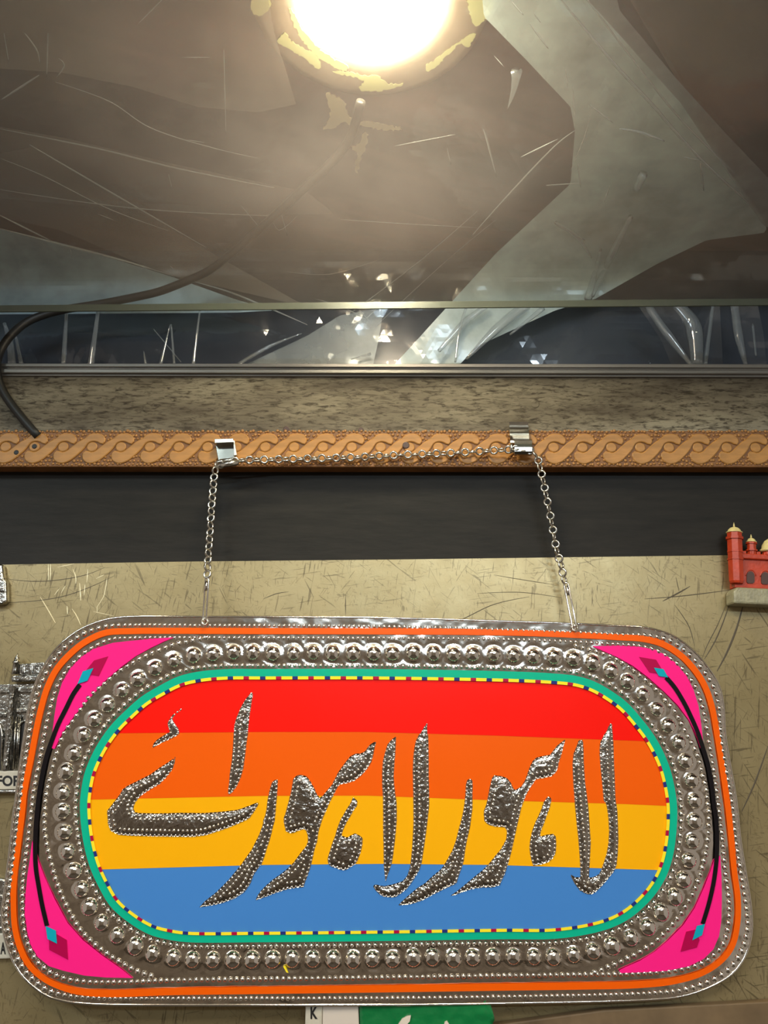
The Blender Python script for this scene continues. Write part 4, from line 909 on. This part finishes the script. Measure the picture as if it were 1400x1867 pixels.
for p, w in [([(1035, 540), (1000, 470), (1010, 440)], 1.0), ([(640, 570), (760, 480), (870, 385)], 1.3), ([(1075, 545), (1150, 500), (1270, 425)], 1.0), ([(700, 470), (600, 500), (520, 495)], .7), ([(690, 590), (820, 470), (905, 400)], .9),
             ([(300, -5), (250, 45)], .7), ([(408, 90), (412, 245)], .9), ([(620, 400), (740, 408), (870, 415)], .9), ([(720, 266), (830, 245)], .9), ([(885, 240), (905, 320)], 1.3), ([(815, 270), (822, 300)], 1.4),
             ([(513, 390), (524, 430)], .9), ([(496, 400), (508, 420), (540, 395)], .7), ([(575, 545), (625, 560), (668, 583)], 1.2), ([(665, 583), (690, 560)], .9), ([(650, 560), (672, 584)], .8)]:
    crease(p, w, FILM)
for p, w in [(C2(0, 490, 500, 590, 900, 690, 1400, 790), 1.6), (C2(150, 570, 560, 810, 1060, 1100), 2.0), (C2(0, 930, 260, 1060), 1.6), (C2(0, 800, 400, 860, 800, 905, 1400, 935), 1.3), (C2(280, 250, 560, 350, 760, 480, 1100, 590, 1320, 640), 1.0),
             (C2(0, 345, 200, 215), 2.0), (C2(125, 0, 190, 90, 205, 160), 1.5), (C2(245, 0, 238, 225), 1.5), (C2(300, 130, 330, 160, 290, 225), 1.0), (C2(20, 0, 45, 150), 1.2), (C2(0, 640, 200, 720, 560, 900, 860, 1010), 1.0), (C2(1230, 880, 1330, 1000), .9),
             (C2(930, 125, 1070, 125), .8), (C2(950, 545, 1050, 560), .9), (C2(500, 925, 580, 955), 1.0), (C2(860, 720, 880, 800), .6)]:
    crease(p, w, FILM)
for p, w in [([(0, 417), (90, 440), (228, 476), (318, 504)], 3.0), ([(352, 513), (420, 533), (560, 592)], 2.2), ([(0, 393), (90, 438)], 1.4), ([(128, 455), (131, 470)], 1.5), ([(310, 485), (316, 490)], 1.4), ([(150, 500), (240, 480), (300, 500)], 1.0)]:
    crease(p, w, FILM_L)
# rounded pleats of the film
for p, w in [([(942, 130), (936, 165), (925, 200)], (9, 5, .4)), ([(1172, 318), (1160, 345)], (9, 7)), ([(1150, 395), (1112, 470), (1080, 540)], (5, 9, 4)), ([(1095, 455), (1072, 545)], (3, 9)), ([(1012, 405), (1050, 430), (1078, 470)], (3, 5, 2)),
             ([(850, 655), (905, 600), (960, 556)], (3, 10, 12)), ([(800, 640), (850, 585), (890, 556)], (4, 8, 6)), ([(930, 610), (990, 562)], (2, 6)), ([(830, 660), (838, 600), (850, 560)], (2, 4, 3))]:
    crease(p, w, FILM_R, 'pleat')
for p, w in [([(122, 560), (119, 610), (115, 668)], (3, 5, 5)), ([(8, 590), (18, 625), (22, 668)], (4, 8, 9)), ([(28, 610), (40, 668)], (3, 5)), ([(310, 592), (292, 668)], (1, 4)), ([(312, 592), (318, 668)], (2, 3)), ([(330, 660), (280, 600)], (1, 1)), ([(435, 664), (490, 632), (550, 608)], (4, 4, 1)),
             ([(262, 640), (266, 668)], (1, 4)), ([(180, 560), (165, 668)], (4, 7)), ([(365, 560), (352, 668)], (2, 4)), ([(640, 655), (676, 645)], (1, 3)), ([(1230, 552), (1262, 590), (1270, 668)], (10, 18, 12)), ([(1300, 552), (1285, 668)], (4, 5)), ([(1338, 552), (1346, 610), (1360, 668)], (9, 10, 4)), ([(1372, 590), (1378, 650)], (3, 2)), ([(1180, 556), (1210, 600), (1262, 668)], (8, 9, 4))]:
    crease(p, w, FILM, 'pleat')
# made-up board under the soffit, upper right: glass reflections painted as colour bands
def make_reflection_paint():
    m = bpy.data.materials.new('painted_glass_reflection'); m.use_nodes = True; nt = m.node_tree; b = nt.nodes['Principled BSDF']; v = tc_of(nt)
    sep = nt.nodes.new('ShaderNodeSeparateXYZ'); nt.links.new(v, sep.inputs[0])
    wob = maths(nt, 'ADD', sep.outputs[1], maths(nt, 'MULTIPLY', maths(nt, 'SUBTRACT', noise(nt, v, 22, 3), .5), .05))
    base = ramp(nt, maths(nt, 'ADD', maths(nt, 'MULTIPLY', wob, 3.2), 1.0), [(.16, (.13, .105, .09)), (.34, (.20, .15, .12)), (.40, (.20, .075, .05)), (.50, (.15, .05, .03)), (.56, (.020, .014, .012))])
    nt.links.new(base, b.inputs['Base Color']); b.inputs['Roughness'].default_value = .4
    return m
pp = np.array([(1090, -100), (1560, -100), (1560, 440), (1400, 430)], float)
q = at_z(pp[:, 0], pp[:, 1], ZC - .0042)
tag(MB().prism(list(q), list(q + [0, 0, .0040])).build('reflection_board', make_reflection_paint()), 'made-up board painted with dark red and brown glass reflections at upper right', 'board')
